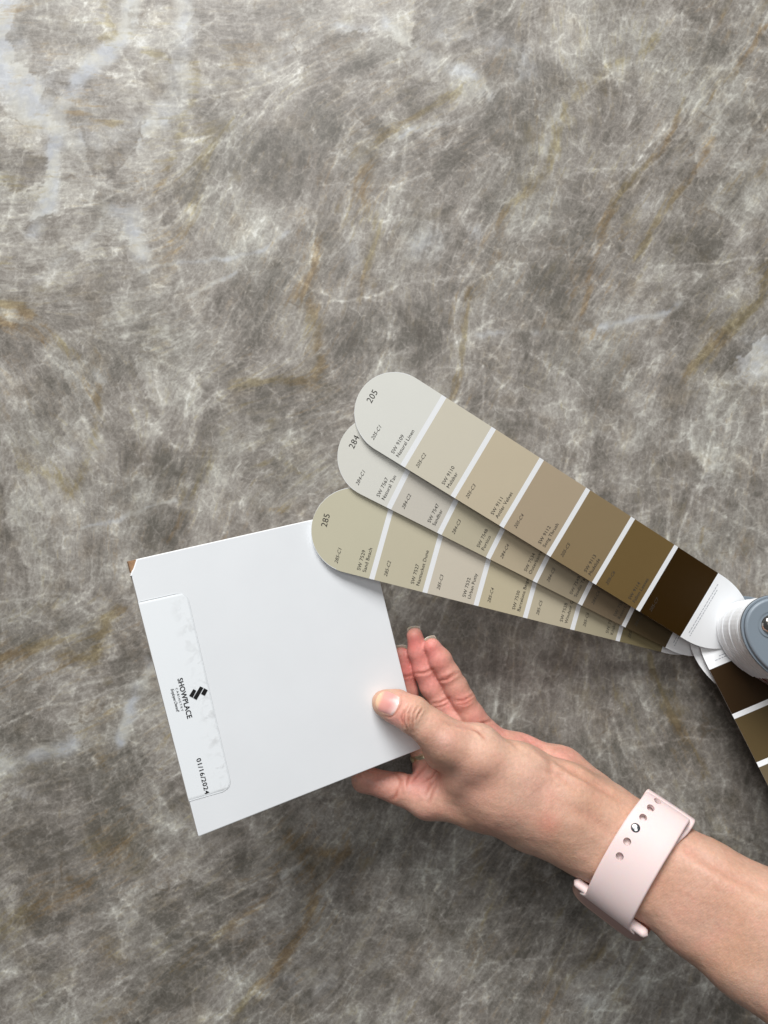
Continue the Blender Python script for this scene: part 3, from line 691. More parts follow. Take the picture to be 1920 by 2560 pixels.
# ------------------------------------------------------------------ the hand and forearm: one continuous skin from a distance field
VOX = 0.95
def build_hand():
    segs = []
    def chain(pts, k, grp):
        q = [(np.array(P(a, b, D)) * 1000, r * K * D) for a, b, D, r in pts]
        for (a, ra), (b, rb) in zip(q, q[1:]): segs.append((a, b, ra, rb, k, grp))
    bd = board_D(962, 1755)
    tz = bd - 7.6
    # palm and wrist
    chain([(1122, 1856, 474, 46), (1195, 1893, 478, 60), (1300, 1938, 483, 70), (1420, 1998, 484, 78)], 11, 0)
    chain([(1128, 1858, 476, 42), (1192, 1858, 484, 46)], 9, 0)
    chain([(1070, 1998, 500, 47), (1200, 2005, 498, 60), (1330, 2040, 492, 76), (1450, 2085, 484, 82)], 11, 0)
    chain([(1218, 1850, 514, 40), (1300, 1888, 518, 47), (1400, 1930, 515, 56), (1480, 1990, 502, 62)], 9, 0)
    chain([(1078, 1935, 510, 42), (1200, 1960, 508, 60), (1350, 1985, 503, 70)], 10, 0)
    chain([(1160, 1880, 511, 42), (1250, 1920, 512, 55)], 9, 0)
    chain([(1450, 2085, 484, 82), (1490, 2105, 480, 77), (1600, 2190, 467, 80), (1740, 2292, 455, 88), (1872, 2388, 440, 98), (2150, 2600, 412, 118)], 12, 0)
    chain([(1420, 1998, 484, 78), (1520, 2052, 482, 74), (1630, 2118, 470, 80), (1765, 2205, 456, 90), (1905, 2290, 442, 102), (2210, 2480, 412, 122)], 12, 0)
    chain([(1170, 1938, 488, 62), (1260, 1985, 484, 76), (1400, 2040, 482, 84)], 12, 0)
    # thumb
    chain([(962, 1757, tz, 32.5), (990, 1766, tz - 1.5, 39), (1032, 1787, 474, 43.5), (1078, 1820, 473, 41), (1122, 1856, 474, 46)], 5, 1)
    chain([(1078, 1824, 474, 38), (1100, 1880, 484, 42)], 7, 1)
    # fingers
    chain([(1081, 1617, 507, 22), (1100, 1650, 508, 28.5), (1122, 1686, 508, 28), (1140, 1718, 509, 29.5), (1158, 1751, 509, 29), (1176, 1786, 511, 33), (1210, 1840, 514, 40)], 2.5, 2)
    chain([(1037, 1590, 512, 20.5), (1046, 1628, 513, 26.5), (1060, 1676, 513, 26.5), (1080, 1718, 514, 28.5), (1104, 1757, 514, 29), (1135, 1805, 513, 34), (1165, 1865, 512, 40)], 2.5, 3)
    chain([(1003, 1638, 518, 21), (1011, 1680, 519, 26), (1018, 1730, 519, 26), (1030, 1790, 519, 28), (1052, 1862, 516, 31), (1078, 1935, 511, 42)], 2.5, 4)
    chain([(1070, 1998, 500, 47), (1000, 1972, 504, 37), (912, 1949, 505, 31), (900, 1905, 516, 27), (925, 1850, 521, 26), (955, 1812, 519, 21)], 3.0, 5)
    lo = np.array([-42., -345., -5.]); hi = np.array([300., -70., 170.])
    n = np.ceil((hi - lo) / VOX).astype(int)
    fields = {}
    gx = lo[0] + np.arange(n[0]) * VOX; gy = lo[1] + np.arange(n[1]) * VOX; gz = lo[2] + np.arange(n[2]) * VOX
    def smin(a, b, k):
        h = np.clip(.5 + .5 * (b - a) / k, 0, 1); return b + (a - b) * h - k * h * (1 - h)
    F = {}
    def getf(g):
        if g not in F: F[g] = np.full(tuple(n), 14., np.float32)
        return F[g]
    for a, b, ra, rb, k, g in segs:
        A = getf(g); m = max(ra, rb) + 15
        i0 = np.maximum(((np.minimum(a, b) - m - lo) / VOX).astype(int), 0); i1 = np.minimum(((np.maximum(a, b) + m - lo) / VOX).astype(int) + 1, n)
        if (i1 <= i0).any(): continue
        sl = tuple(slice(i0[q], i1[q]) for q in range(3))
        X = gx[sl[0]][:, None, None]; Y = gy[sl[1]][None, :, None]; Z = gz[sl[2]][None, None, :]
        d = b - a; L = (d * d).sum()
        t = np.clip(((X - a[0]) * d[0] + (Y - a[1]) * d[1] + (Z - a[2]) * d[2]) / L, 0, 1)
        ts = t * t * (3 - 2 * t) * .5 + t * .5
        dist = np.sqrt((X - a[0] - t * d[0]) ** 2 + (Y - a[1] - t * d[1]) ** 2 + (Z - a[2] - t * d[2]) ** 2) - (ra + (rb - ra) * ts)
        A[sl] = smin(A[sl], np.minimum(dist, 14).astype(np.float32), k)
    body = F[0]
    body = smin(body, F[1], 7.0)
    fing = F[2]
    fing = smin(fing, F[3], .9); fing = smin(fing, F[4], .9)
    fing = smin(fing, F[5], 1.0)
    body = smin(body, fing, 4.0)
    f = body
    # surface nets
    s = f < 0
    c = s[:-1, :-1, :-1].astype(np.int8)
    cnt = sum(s[i:n[0] - 1 + i, j:n[1] - 1 + j, k:n[2] - 1 + k].astype(np.int8) for i in (0, 1) for j in (0, 1) for k in (0, 1))
    act = (cnt > 0) & (cnt < 8)
    ids = np.full(act.shape, -1, np.int64); ai = np.argwhere(act); ids[act] = np.arange(len(ai))
    acc = np.zeros((len(ai), 3)); num = np.zeros(len(ai))
    cor = [(i, j, k) for i in (0, 1) for j in (0, 1) for k in (0, 1)]
    for u in cor:
        for ax in range(3):
            if u[ax]: continue
            w = list(u); w[ax] = 1
            va = f[ai[:, 0] + u[0], ai[:, 1] + u[1], ai[:, 2] + u[2]]; vb = f[ai[:, 0] + w[0], ai[:, 1] + w[1], ai[:, 2] + w[2]]
            m = (va < 0) != (vb < 0); t = np.where(m, va / np.where(m, va - vb, 1), 0)
            p = ai + np.array(u); p = p.astype(float); p[:, ax] += t
            acc[m] += p[m]; num[m] += 1
    co = lo + acc / num[:, None] * VOX
    quads = []
    for ax in range(3):
        o1, o2 = [q for q in range(3) if q != ax]
        a = np.take(s, range(0, n[ax] - 1), ax); b = np.take(s, range(1, n[ax]), ax)
        e = np.argwhere(a != b); e = e[(e[:, o1] > 0) & (e[:, o2] > 0) & (e[:, o1] < n[o1] - 1) & (e[:, o2] < n[o2] - 1)]
        sg = a[e[:, 0], e[:, 1], e[:, 2]]
        def idd(d1, d2):
            q = e.copy(); q[:, o1] -= d1; q[:, o2] -= d2; return ids[q[:, 0], q[:, 1], q[:, 2]]
        Q = np.stack([idd(1, 1), idd(0, 1), idd(0, 0), idd(1, 0)], 1)
        fl = sg if ax != 1 else ~sg
        Q[~fl] = Q[~fl][:, ::-1]; quads.append(Q)
    quads = np.concatenate(quads); quads = quads[(quads >= 0).all(1)]
    # neighbour smoothing
    E = np.concatenate([quads[:, [0, 1]], quads[:, [1, 2]], quads[:, [2, 3]], quads[:, [3, 0]]])
    def smooth(c, it, lam):
        deg = np.bincount(E[:, 0], minlength=len(c)) + np.bincount(E[:, 1], minlength=len(c))
        for _ in range(it):
            a = np.stack([np.bincount(E[:, 0], c[E[:, 1], q], len(c)) + np.bincount(E[:, 1], c[E[:, 0], q], len(c)) for q in range(3)], 1) / deg[:, None]
            c = c + lam * (a - c); 
        return c
    for _ in range(3): co = smooth(co, 1, .6); co = smooth(co, 1, -.5)
    co = smooth(co, 1, .5)
    def normals(c):
        nv = np.cross(c[quads[:, 2]] - c[quads[:, 0]], c[quads[:, 3]] - c[quads[:, 1]])
        N = np.stack([sum(np.bincount(quads[:, k], nv[:, q], len(c)) for k in range(4)) for q in range(3)], 1)
        return N / (np.linalg.norm(N, axis=1)[:, None] + 1e-9)
    N = normals(co)
    # orientation check
    cm = co.mean(0)
    if ((co - cm) * N).sum() < 0: quads = quads[:, ::-1]; N = -N
    D = H - co[:, 2]; px = co[:, 0] / (K * D) + 960; py = 1280 - co[:, 1] / (K * D)
    front = np.clip(N[:, 2] * 2.2 + .25, 0, 1)
    disp = np.zeros(len(co)); cre = np.zeros(len(co))
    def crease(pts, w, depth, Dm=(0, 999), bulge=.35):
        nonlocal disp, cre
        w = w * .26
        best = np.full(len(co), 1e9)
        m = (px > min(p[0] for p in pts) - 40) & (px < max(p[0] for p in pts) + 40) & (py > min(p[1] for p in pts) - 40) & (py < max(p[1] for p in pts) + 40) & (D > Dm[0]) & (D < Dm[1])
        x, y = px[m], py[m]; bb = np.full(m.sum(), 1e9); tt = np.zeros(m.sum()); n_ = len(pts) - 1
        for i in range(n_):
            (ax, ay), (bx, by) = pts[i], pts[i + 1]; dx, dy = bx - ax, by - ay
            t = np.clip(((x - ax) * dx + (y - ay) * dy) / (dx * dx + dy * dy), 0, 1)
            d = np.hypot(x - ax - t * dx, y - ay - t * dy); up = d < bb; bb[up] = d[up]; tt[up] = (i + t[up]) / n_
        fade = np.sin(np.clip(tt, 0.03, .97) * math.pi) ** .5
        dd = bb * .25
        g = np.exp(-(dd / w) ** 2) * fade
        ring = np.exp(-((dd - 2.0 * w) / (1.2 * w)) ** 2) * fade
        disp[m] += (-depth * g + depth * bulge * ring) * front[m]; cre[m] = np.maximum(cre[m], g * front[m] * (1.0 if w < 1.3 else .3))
    F_ = (490, 999); T_ = (0, 482)
    # finger joint creases
    crease([(1092, 1702), (1118, 1699), (1147, 1681)], 3.2, .8, F_); crease([(1097, 1694), (1120, 1692), (1142, 1676)], 2.5, .4, F_)
    crease([(1140, 1752), (1160, 1752), (1184, 1737)], 3.2, .8, F_); crease([(1145, 1761), (1165, 1759), (1184, 1746)], 2.6, .6, F_)
    crease([(1150, 1818), (1190, 1815), (1232, 1800)], 3.6, .8, F_)
    crease([(1037, 1684), (1060, 1683), (1085, 1672)], 3.2, .7, F_); crease([(1080, 1760), (1100, 1757), (1125, 1744)], 3.2, .7, F_); crease([(1085, 1769), (1105, 1766), (1125, 1756)], 2.6, .5, F_)
    crease([(998, 1690), (1016, 1692), (1036, 1686)], 3, .5, F_)
    # thumb knuckle wrinkles
    for a in ([(1009, 1776), (1004, 1796), (1010, 1818)], [(1021, 1760), (1011, 1782), (1011, 1806), (1020, 1828)], [(1033, 1762), (1023, 1783), (1022, 1806), (1029, 1830)], [(1046, 1766), (1035, 1784), (1031, 1806), (1035, 1832)], [(1056, 1772), (1046, 1786), (1040, 1800)]):
        crease(a, 2.3, .85, T_, .6)
    crease([(1003, 1738), (1002, 1760), (990, 1782), (976, 1793), (958, 1790)], 2.2, .5, T_, .2)
    # index base / web folds
    crease([(988, 1930), (1004, 1950), (1008, 1985)], 4.5, .7, (480, 999)); crease([(1035, 1918), (1022, 1945), (1017, 1972)], 3.4, .7, (480, 999)); crease([(1068, 1910), (1045, 1935), (1030, 1958)], 3.2, .6, (480, 999))
    crease([(1090, 1925), (1078, 1942), (1060, 1955)], 3.4, .8, (470, 999)); crease([(1094, 1940), (1075, 1965), (1062, 1990)], 3.2, .6, (470, 999)); crease([(1092, 1955), (1082, 1985), (1075, 2010)], 3.2, .45, (470, 999))
    crease([(1000, 1960), (990, 1990), (975, 2000)], 4, .3, (480, 999))
    # thenar folds and tendons of the thumb side
    crease([(1110, 1808), (1150, 1816), (1190, 1822), (1220, 1835)], 5, .7, T_, .5); crease([(1175, 1818), (1195, 1830), (1215, 1850)], 4, .5, T_); crease([(1235, 1830), (1275, 1850), (1300, 1880)], 5, .5, (0, 495))
    crease([(1290, 1830), (1350, 1870), (1400, 1910), (1460, 1960)], 8, .9, (470, 999), .7); crease([(1330, 1870), (1372, 1900), (1385, 1950)], 7, .5, (0, 999)); crease([(1350, 1920), (1400, 1940), (1440, 1975)], 6, .45, (0, 999))
    crease([(1400, 1900), (1450, 1940), (1520, 1975)], 7, .8, (0, 999), .8); crease([(1440, 1930), (1500, 1975), (1570, 2010)], 7, .6, (0, 999), .8); crease([(1340, 1890), (1400, 1870), (1450, 1880)], 6, .4, (480, 999))
    crease([(1400, 2010), (1470, 2040), (1540, 2090)], 16, .7, (0, 999), .6); crease([(1700, 2110), (1760, 2150), (1840, 2200)], 14, .7, (0, 999), .7); crease([(1740, 2130), (1830, 2190), (1930, 2240)], 12, .6, (0, 999), .5)
    # knuckle bump of thumb root, index knuckle hollow
    def bump(c, r, h, Dm=(0, 999)):
        nonlocal disp
        m = (D > Dm[0]) & (D < Dm[1]); disp += m * h * np.exp(-((px - c[0]) ** 2 + (py - c[1]) ** 2) / r ** 2) * front
    bump((1112, 1848), 26, 1.2, T_); bump((1270, 1900), 60, 1.0, T_); bump((1190, 1950), 40, -.6); bump((1320, 2010), 60, -.8); bump((1380, 2060), 45, .8)
    for i in range(3):
        sc = (18, 9, 4)[i]; am = (.35, .22, .10)[i]
        nz = np.array([mnoise.noise(Vector((float(x) / sc, float(y) / sc, float(z) / sc))) for x, y, z in co]); disp += am * nz
    co = co + N * disp[:, None]
    # keep skin off the board: squash flesh that would enter the panel
    bO_, bn_, bx_, by_ = [np.array(v) for v in (bO * 1000, bn, bex, bey)]
    rel = co - bO_; h = rel @ bn_; xx = rel @ bx_; yy = rel @ by_
    ys_ = [p.y * 1000 for p in loc]; inb = (xx > -1) & (xx < loc[1].x * 1000 + 1) & (yy > min(ys_) - 1) & (yy < max(ys_) + 1)
    up = inb & (h > -3.0) & (h < .15); co[up] += bn_ * (.15 - h[up])[:, None]
    dn = inb & (h <= -3.0) & (h > -6.2); co[dn] -= bn_ * (h[dn] + 6.2)[:, None]
    # skin tone masks, and highlights painted into the colour
    pink = np.zeros(len(co)); red = np.zeros(len(co))
    def pk(c, r, a, Dm=(0, 999)):
        m = (D > Dm[0]) & (D < Dm[1]); return m * a * np.exp(-((px - c[0]) ** 2 + (py - c[1]) ** 2) / r ** 2)
    for c, r, a, dm in [((1050, 1640), 70, 1.3, F_), ((1075, 1700), 70, 1.0, F_), ((1125, 1760), 70, .8, F_), ((1190, 1800), 50, .75, F_), ((960, 1950), 90, .6, (480, 999)), ((1045, 1950), 55, .85, (480, 999)), ((1110, 1850), 40, .35, T_),
                        ((1000, 1790), 26, .55, T_), ((1010, 1750), 30, .35, T_), ((985, 1800), 24, .6, T_), ((1240, 1830), 50, .7, (490, 999)), ((1320, 1860), 55, .8, (488, 999)), ((1410, 1900), 50, .55, (488, 999)), ((1160, 1830), 30, .2, T_),
                        ((1060, 2020), 50, .3, (0, 999)), ((1180, 1960), 90, .28, (0, 999)), ((1350, 1970), 60, .22, (0, 999)), ((1720, 2260), 120, .12, (0, 999)), ((1220, 2060), 60, .2, (0, 999))]:
        pink = np.maximum(pink, pk(c, r, a, dm))
    for c, r, a, dm in [((1075, 1625), 26, .7, F_), ((1100, 1660), 26, .45, F_), ((1033, 1610), 26, .9, F_), ((1045, 1650), 26, .5, F_), ((1010, 1680), 40, .9, F_), ((1118, 1696), 14, .4, F_), ((1160, 1752), 16, .5, F_), ((1370, 2060), 30, .35, (0, 999)), ((1000, 1800), 18, .3, T_)]:
        red = np.maximum(red, pk(c, r, a, dm))
    me = bpy.data.meshes.new('person'); me.vertices.add(len(co)); me.vertices.foreach_set('co', (co / 1000).ravel())
    me.loops.add(len(quads) * 4); me.loops.foreach_set('vertex_index', quads.ravel().astype(np.int32))
    me.polygons.add(len(quads)); me.polygons.foreach_set('loop_start', np.arange(len(quads), dtype=np.int32) * 4)
    me.update(calc_edges=True); me.polygons.foreach_set('use_smooth', np.ones(len(quads), bool))
    at = me.color_attributes.new('tone', 'FLOAT_COLOR', 'POINT')
    pale = pk((1110, 1848), 22, .8, T_) + pk((1200, 1850), 55, .45, T_) + pk((1320, 1920), 70, .35, (0, 500));  # painted highlights: thumb root and thenar ridge lightened where they catch light
    buf = np.stack([np.clip(pink, 0, 1), np.clip(red, 0, 1), np.clip(cre, 0, 1), np.clip(pale, 0, 1)], 1).astype(np.float32); at.data.foreach_set('color', buf.ravel())
    # skin material
    m = bpy.data.materials.new('skin'); m.use_nodes = True; nt = m.node_tree; Nn = nt.nodes; L = nt.links; b = Nn['Principled BSDF']
    a = Nn.new('ShaderNodeAttribute'); a.attribute_name = 'tone'; sp = Nn.new('ShaderNodeSeparateColor'); L.new(a.outputs['Color'], sp.inputs[0])
    tc = Nn.new('ShaderNodeTexCoord')
    def nz(scale, det=4, vec=None, rough=.5):
        x = Nn.new('ShaderNodeTexNoise'); x.inputs['Scale'].default_value = scale; x.inputs['Detail'].default_value = det; x.inputs['Roughness'].default_value = rough; L.new(vec or tc.outputs['Object'], x.inputs['Vector']); return x.outputs['Fac']
    def mixc(f_, c1, c2, mode='MIX'):
        x = Nn.new('ShaderNodeMix'); x.data_type = 'RGBA'; x.blend_type = mode
        for k_, v_ in ((0, f_), (6, c1), (7, c2)):
            if isinstance(v_, bpy.types.NodeSocket): L.new(v_, x.inputs[k_])
            else: x.inputs[k_].default_value = v_
        return x.outputs[2]
    def mr(v_, a_, b_, lo_, hi_):
        x = Nn.new('ShaderNodeMapRange'); L.new(v_, x.inputs['Value']); x.inputs['From Min'].default_value = a_; x.inputs['From Max'].default_value = b_; x.inputs['To Min'].default_value = lo_; x.inputs['To Max'].default_value = hi_; return x.outputs[0]
    tan = mixc(mr(nz(38), .35, .65, 0, 1), srgb(198, 155, 131), srgb(204, 165, 144))
    tan = mixc(mr(nz(75, 3), .5, .7, 0, .45), tan, srgb(214, 158, 138))
    tan = mixc(a.outputs['Alpha'], tan, srgb(226, 192, 172))
    c_ = mixc(sp.outputs[0], tan, srgb(217, 148, 138)); c_ = mixc(sp.outputs[1], c_, srgb(212, 124, 116))
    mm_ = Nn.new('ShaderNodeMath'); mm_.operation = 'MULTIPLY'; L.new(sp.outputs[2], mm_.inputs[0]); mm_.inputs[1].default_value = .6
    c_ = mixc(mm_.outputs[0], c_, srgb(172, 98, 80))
    c_ = mixc(1.0, c_, mr(nz(420, 5, rough=.65), .3, .7, .86, 1.05), 'MULTIPLY')
    L.new(c_, b.inputs['Base Color']); b.inputs['Roughness'].default_value = .52; b.inputs['Specular IOR Level'].default_value = .38
    b.inputs['Subsurface Weight'].default_value = .35; b.inputs['Subsurface Radius'].default_value = (1.0, .35, .2); b.inputs['Subsurface Scale'].default_value = .0022
    mp = Nn.new('ShaderNodeMapping'); mp.vector_type = 'TEXTURE'; L.new(tc.outputs['Object'], mp.inputs['Vector']); mp.inputs['Rotation'].default_value = (0, 0, math.radians(-38)); mp.inputs['Scale'].default_value = (1, 2.6, 1)
    v = Nn.new('ShaderNodeTexVoronoi'); v.inputs['Scale'].default_value = 1300; L.new(mp.outputs[0], v.inputs['Vector'])
    ad = Nn.new('ShaderNodeMath'); L.new(v.outputs['Distance'], ad.inputs[0]); L.new(nz(700, 4, mp.outputs[0]), ad.inputs[1])
    bp = Nn.new('ShaderNodeBump'); bp.inputs['Strength'].default_value = .30; bp.inputs['Distance'].default_value = .0004; L.new(ad.outputs[0], bp.inputs['Height']); L.new(bp.outputs[0], b.inputs['Normal'])
    me.materials.append(m)
    o = bpy.data.objects.new('person', me); COL.objects.link(o)
    tag(o, 'bare left hand and forearm gripping the white board between thumb and fingers', 'person')
    return o, co / 1000, quads
hand, hco, hq = build_hand()

m_nail = mat('fingernail', srgb(226, 172, 164), .22, spec=.55, mottle=.06, mscale=180, sss=.3)
m_nailw = mat('nail_free_edge', srgb(196, 188, 172), .3, spec=.5, sss=.3)
def build_nails():
    bvh = BVHTree.FromPolygons([tuple(v) for v in hco.tolist()], [tuple(int(i) for i in q) for q in hq.tolist()])
    cam_ = Vector((0, 0, H / 1000))
    def hit(px, py):
        d = (P(px, py, 500) - cam_).normalized(); h = bvh.ray_cast(cam_, d); return h[0], h[1]
    base = Vector((992, 1766)); ax = Vector((-.93, -.36)).normalized(); pr = Vector((.36, -.93)).normalized()
    n, m_ = 22, 20; v = []; f = []; idx = []
    for j in range(m_ + 1):
        t = j / m_; L_ = t * 52
        w = 27.5 * (1 - .12 * (1 - t) ** 2) * (math.sqrt(max(1 - max(0, (t - .55) / .47) ** 2, 0)))
        for i in range(n + 1):
            s = -1 + 2 * i / n
            back = 4.5 * (1 - s * s) * (1 - t)
            p = base + ax * (L_ - back + 2) + pr * (w * s)
            h, nn = hit(p.x, p.y)
            if h is None: h = P(p.x, p.y, 480); nn = Vector((0, 0, 1))
            edge = (1 - abs(s) ** 6) * (1 - (1 - t) ** 10) * (1 - t ** 14)
            v.append(h + nn * (.00002 + .00062 * edge))
    for j in range(m_):
        for i in range(n):
            a = j * (n + 1) + i; f.append((a, a + 1, a + n + 2, a + n + 1)); idx.append(0)
    mtn = bpy.data.materials.new('thumbnail_plate'); mtn.use_nodes = True; nt = mtn.node_tree; b = nt.nodes['Principled BSDF']
    at = nt.nodes.new('ShaderNodeAttribute'); at.attribute_name = 'along'; cr = nt.nodes.new('ShaderNodeValToRGB'); nt.links.new(at.outputs['Fac'], cr.inputs[0]); nt.links.new(cr.outputs[0], b.inputs['Base Color'])
    e = cr.color_ramp.elements; e[0].position = 0; e[0].color = srgb(226, 196, 186); e[1].position = 1; e[1].color = srgb(214, 186, 150)
    for p_, c_ in ((.05, (224, 198, 192)), (.16, (216, 172, 166)), (.34, (208, 148, 142)), (.72, (214, 152, 140)), (.84, (222, 180, 150))): x = e.new(p_); x.color = srgb(*c_)
    b.inputs['Roughness'].default_value = .36; b.inputs['Subsurface Weight'].default_value = .2; b.inputs['Subsurface Scale'].default_value = .001
    o = mesh_obj('thumbnail', v, f, mtn, hand, smooth=True)
    a = o.data.attributes.new('along', 'FLOAT', 'POINT'); a.data.foreach_set('value', [j / m_ for j in range(m_ + 1) for i in range(n + 1)])
    bm = bmesh.new(); bm.from_mesh(o.data); bm.normal_update()
    if sum(fc.normal.z for fc in bm.faces) < 0: bmesh.ops.reverse_faces(bm, faces=bm.faces)
    bm.to_mesh(o.data); bm.free()
    o['label'] = 'short bare thumbnail'
    # free edges of the finger nails, on the far side of the three fingertips
    for (c, D_, d, r) in [((1081, 1617), 507, (-.42, -.91), 22), ((1037, 1590), 512, (-.12, -.99), 20.5), ((1003, 1638), 518, (-.1, -.99), 21)]:
        d = Vector(d).normalized(); q = Vector((-d.y, d.x)); v = []; f = []
        px_ = K * D_ / 1000
        cen = P(c[0], c[1], D_); D3 = Vector((d.x, -d.y, 0)); Q3 = Vector((q.x, -q.y, 0)); Z3 = Vector((0, 0, 1)); R = r * px_
        nn, mm = 16, 14
        for layer in (0, 1):
            for j in range(mm + 1):
                for i in range(nn + 1):
                    s = -1 + 2 * i / nn; t = j / mm
                    x = s * R * .80; y = (-.6 + t * (1.46 + .26 * math.sqrt(max(1 - s * s, 0)))) * R
                    zc = -math.sqrt(max(1 - (s * .74) ** 2, 0)) * R * .92 + .25 * R * max(0, t - .55)
                    v.append(cen + Q3 * x + D3 * y + Z3 * (zc - layer * .0005))
        N1 = (nn + 1) * (mm + 1)
        for j in range(mm):
            for i in range(nn):
                a = j * (nn + 1) + i; f.append((a, a + 1, a + nn + 2, a + nn + 1)); f.append((a + N1, a + nn + 1 + N1, a + nn + 2 + N1, a + 1 + N1))
        for i in range(nn): a = mm * (nn + 1) + i; f.append((a, a + 1, a + 1 + N1, a + N1))
        for j in range(mm):
            a = j * (nn + 1); f.append((a, a + nn + 1, a + nn + 1 + N1, a + N1)); a += nn; f.append((a + N1, a + nn + 1 + N1, a + nn + 1, a))
        mesh_obj('fingernail', v, f, m_nailw, hand, smooth=True)
build_nails()

# ------------------------------------------------------------------ gold ring
def build_ring():
    a = P(1030, 1790, 519); b = P(1056, 1868, 515); c = P(1065, 1887, 515); ax = (b - a).normalized()
    bm = bmesh.new(); n, m_ = 64, 12; R = 37.0 * K * 515 / 1000 + .0003
    rows = []
    for i in range(n):
        th = 2 * math.pi * i / n; row = []
        for j in range(m_):
            ph = 2 * math.pi * j / m_; row.append(bm.verts.new(((R + .0008 * math.cos(ph)) * math.cos(th), (R + .0008 * math.cos(ph)) * math.sin(th), .0021 * math.sin(ph))))
        rows.append(row)
    for i in range(n):
        for j in range(m_):
            bm.faces.new((rows[i][j], rows[(i + 1) % n][j], rows[(i + 1) % n][(j + 1) % m_], rows[i][(j + 1) % m_]))
    bmesh.ops.recalc_face_normals(bm, faces=bm.faces)
    o = bm_obj('finger_ring', bm, mat('gold', (.92, .78, .52, 1), .28, metal=1.0)); o.location = c; o.rotation_euler = ax.to_track_quat('Z', 'Y').to_euler()
    tag(o, 'plain gold band on the finger in the dark gap below the board corner', 'ring')
build_ring()

# ------------------------------------------------------------------ wrist watch
def build_watch():
    w = bpy.data.objects.new('wrist_watch', None); COL.objects.link(w)
    c = P(1597, 2146, 469); w.location = c
    tag(w, 'smart watch with pale pink rubber strap and rose gold case worn on the wrist', 'watch')
    a3 = Vector((.86, -.50, .50)).normalized(); v3 = Vector((0, 0, 1)); u3 = v3.cross(a3).normalized(); v3 = a3.cross(u3)
    # u3 points up-right in the slab
    M = frame(Vector((0, 0, 0)), u3, v3, a3)      # local x=u, y=v (to the light), z=a (along the arm)
    m_pink = mat('pink_rubber', srgb(226, 205, 203), .48, spec=.4, bump=.06, bscale=2200, mottle=.02, sss=.15)
    m_rose = mat('rose_gold_metal', (.72, .48, .42, 1), .42, metal=1.0)
    m_glass = mat('black_glass', (.01, .01, .012, 1), .08)
    Ru, Rv = 33.2, 21.8
    def ell(th, off):
        x = Ru * math.cos(th); y = Rv * math.sin(th)
        nx, ny = math.cos(th) / Ru, math.sin(th) / Rv; l = math.hypot(nx, ny)
        return x + nx / l * off, y + ny / l * off, nx / l, ny / l
    def band(th0, th1, offf, wf, thick, n=150, shift=lambda t: 0.0):
        bm = bmesh.new(); rings = []
        for i in range(n + 1):
            th = math.radians(th0 + (th1 - th0) * i / n); td = math.degrees(th)
            x, y, nx, ny = ell(th, offf(td)); hw = wf(td) / 2; r = thick / 2; cx = x; cy = y; ring = []
            sec = [(-hw + r * (1 - math.cos(q)) * 1.0, r * math.sin(q)) for q in np.linspace(0, math.pi / 2, 5)]
            pts = [(z, h) for z, h in sec] + [(hw * k, r * (1 + .12 * (1 - (k) ** 2))) for k in (-.6, -.3, 0, .3, .6)] + [(-z, h) for z, h in reversed(sec)] + [(-z, -h) for z, h in sec[1:]] + [(z, -h) for z, h in reversed(sec[1:])]
            for z, h in pts: ring.append(bm.verts.new(((cx + nx * h) / 1000, (cy + ny * h) / 1000, (z + shift(td)) / 1000)))
            rings.append(ring)
        m_ = len(rings[0])
        for p, q in zip(rings, rings[1:]):
            for k in range(m_): bm.faces.new((p[k], p[(k + 1) % m_], q[(k + 1) % m_], q[k]))
        bm.faces.new(rings[0]); bm.faces.new(rings[-1][::-1])
        bmesh.ops.recalc_face_normals(bm, faces=bm.faces)
        return bm
    def sst(x, a, b): t = max(0, min(1, (x - a) / (b - a))); return t * t * (3 - 2 * t)
    # long side with holes: from the case over the front, then tucked inside
    offB = lambda t: 1.6 + 2.6 * sst(t, 0, 16) + .9 * math.exp(-((t - 22) / 16) ** 2)
    wB = lambda t: 29.0 - 1.0 * sst(t, 60, 20) + 12.0 * sst(t, 146, 171) ** 2
    bow = lambda t: -2.4 * math.sin(math.pi * max(0, min(1, t / 170)))
    bmB = band(170, -12, offB, wB, 2.4, shift=bow)
    strap = bm_obj('strap', bmB, m_pink, w); strap['label'] = 'outer strap half with a row of round holes'; strap.matrix_basis = M
    # holes
    Mw = Matrix.Translation(c) @ M; Mi = Mw.inverted(); cam_ = Vector((0, 0, H / 1000))
    holes = [(1646, 2006), (1629, 2024), (1610, 2049), (1591, 2075), (1570, 2110), (1551, 2147)]
    locs = []
    for h in holes:
        best = None
        for td in np.linspace(0, 170, 1400):
            x, y, nx, ny = ell(math.radians(td), offB(td) + 1.2); p = Mw @ Vector((x / 1000, y / 1000, 0)); D_ = H - p.z * 1000
            # nearest height along the strap for this hole, allowing a shift along the arm
            qx = p.x * 1000 / (K * D_) + 960; qy = 1280 - p.y * 1000 / (K * D_)
            axp = Vector((a3.x, -a3.y)).normalized(); d = abs((qx - h[0]) * -axp.y + (qy - h[1]) * axp.x)
            if (best is None or d < best[0]) : best = (d, td, ((h[0] - qx) * axp.x + (h[1] - qy) * axp.y) * K * D_)
        locs.append((best[1], best[2]))
    bmc = bmesh.new()
    for td, zz in locs:
        x, y, nx, ny = ell(math.radians(td), offB(td)); R_ = Vector((nx, ny, 0)).to_track_quat('Z', 'Y').to_matrix().to_4x4()
        bmesh.ops.create_cone(bmc, cap_ends=True, segments=24, radius1=.0021, radius2=.0023, depth=.0042, matrix=Matrix.Translation(Vector((x + nx * .25, y + ny * .25, zz)) / 1000) @ R_)
    cut = bm_obj('cut', bmc, m_pink, w); cut.matrix_basis = M
    md = strap.modifiers.new('b', 'BOOLEAN'); md.operation = 'DIFFERENCE'; md.object = cut; md.solver = 'EXACT'
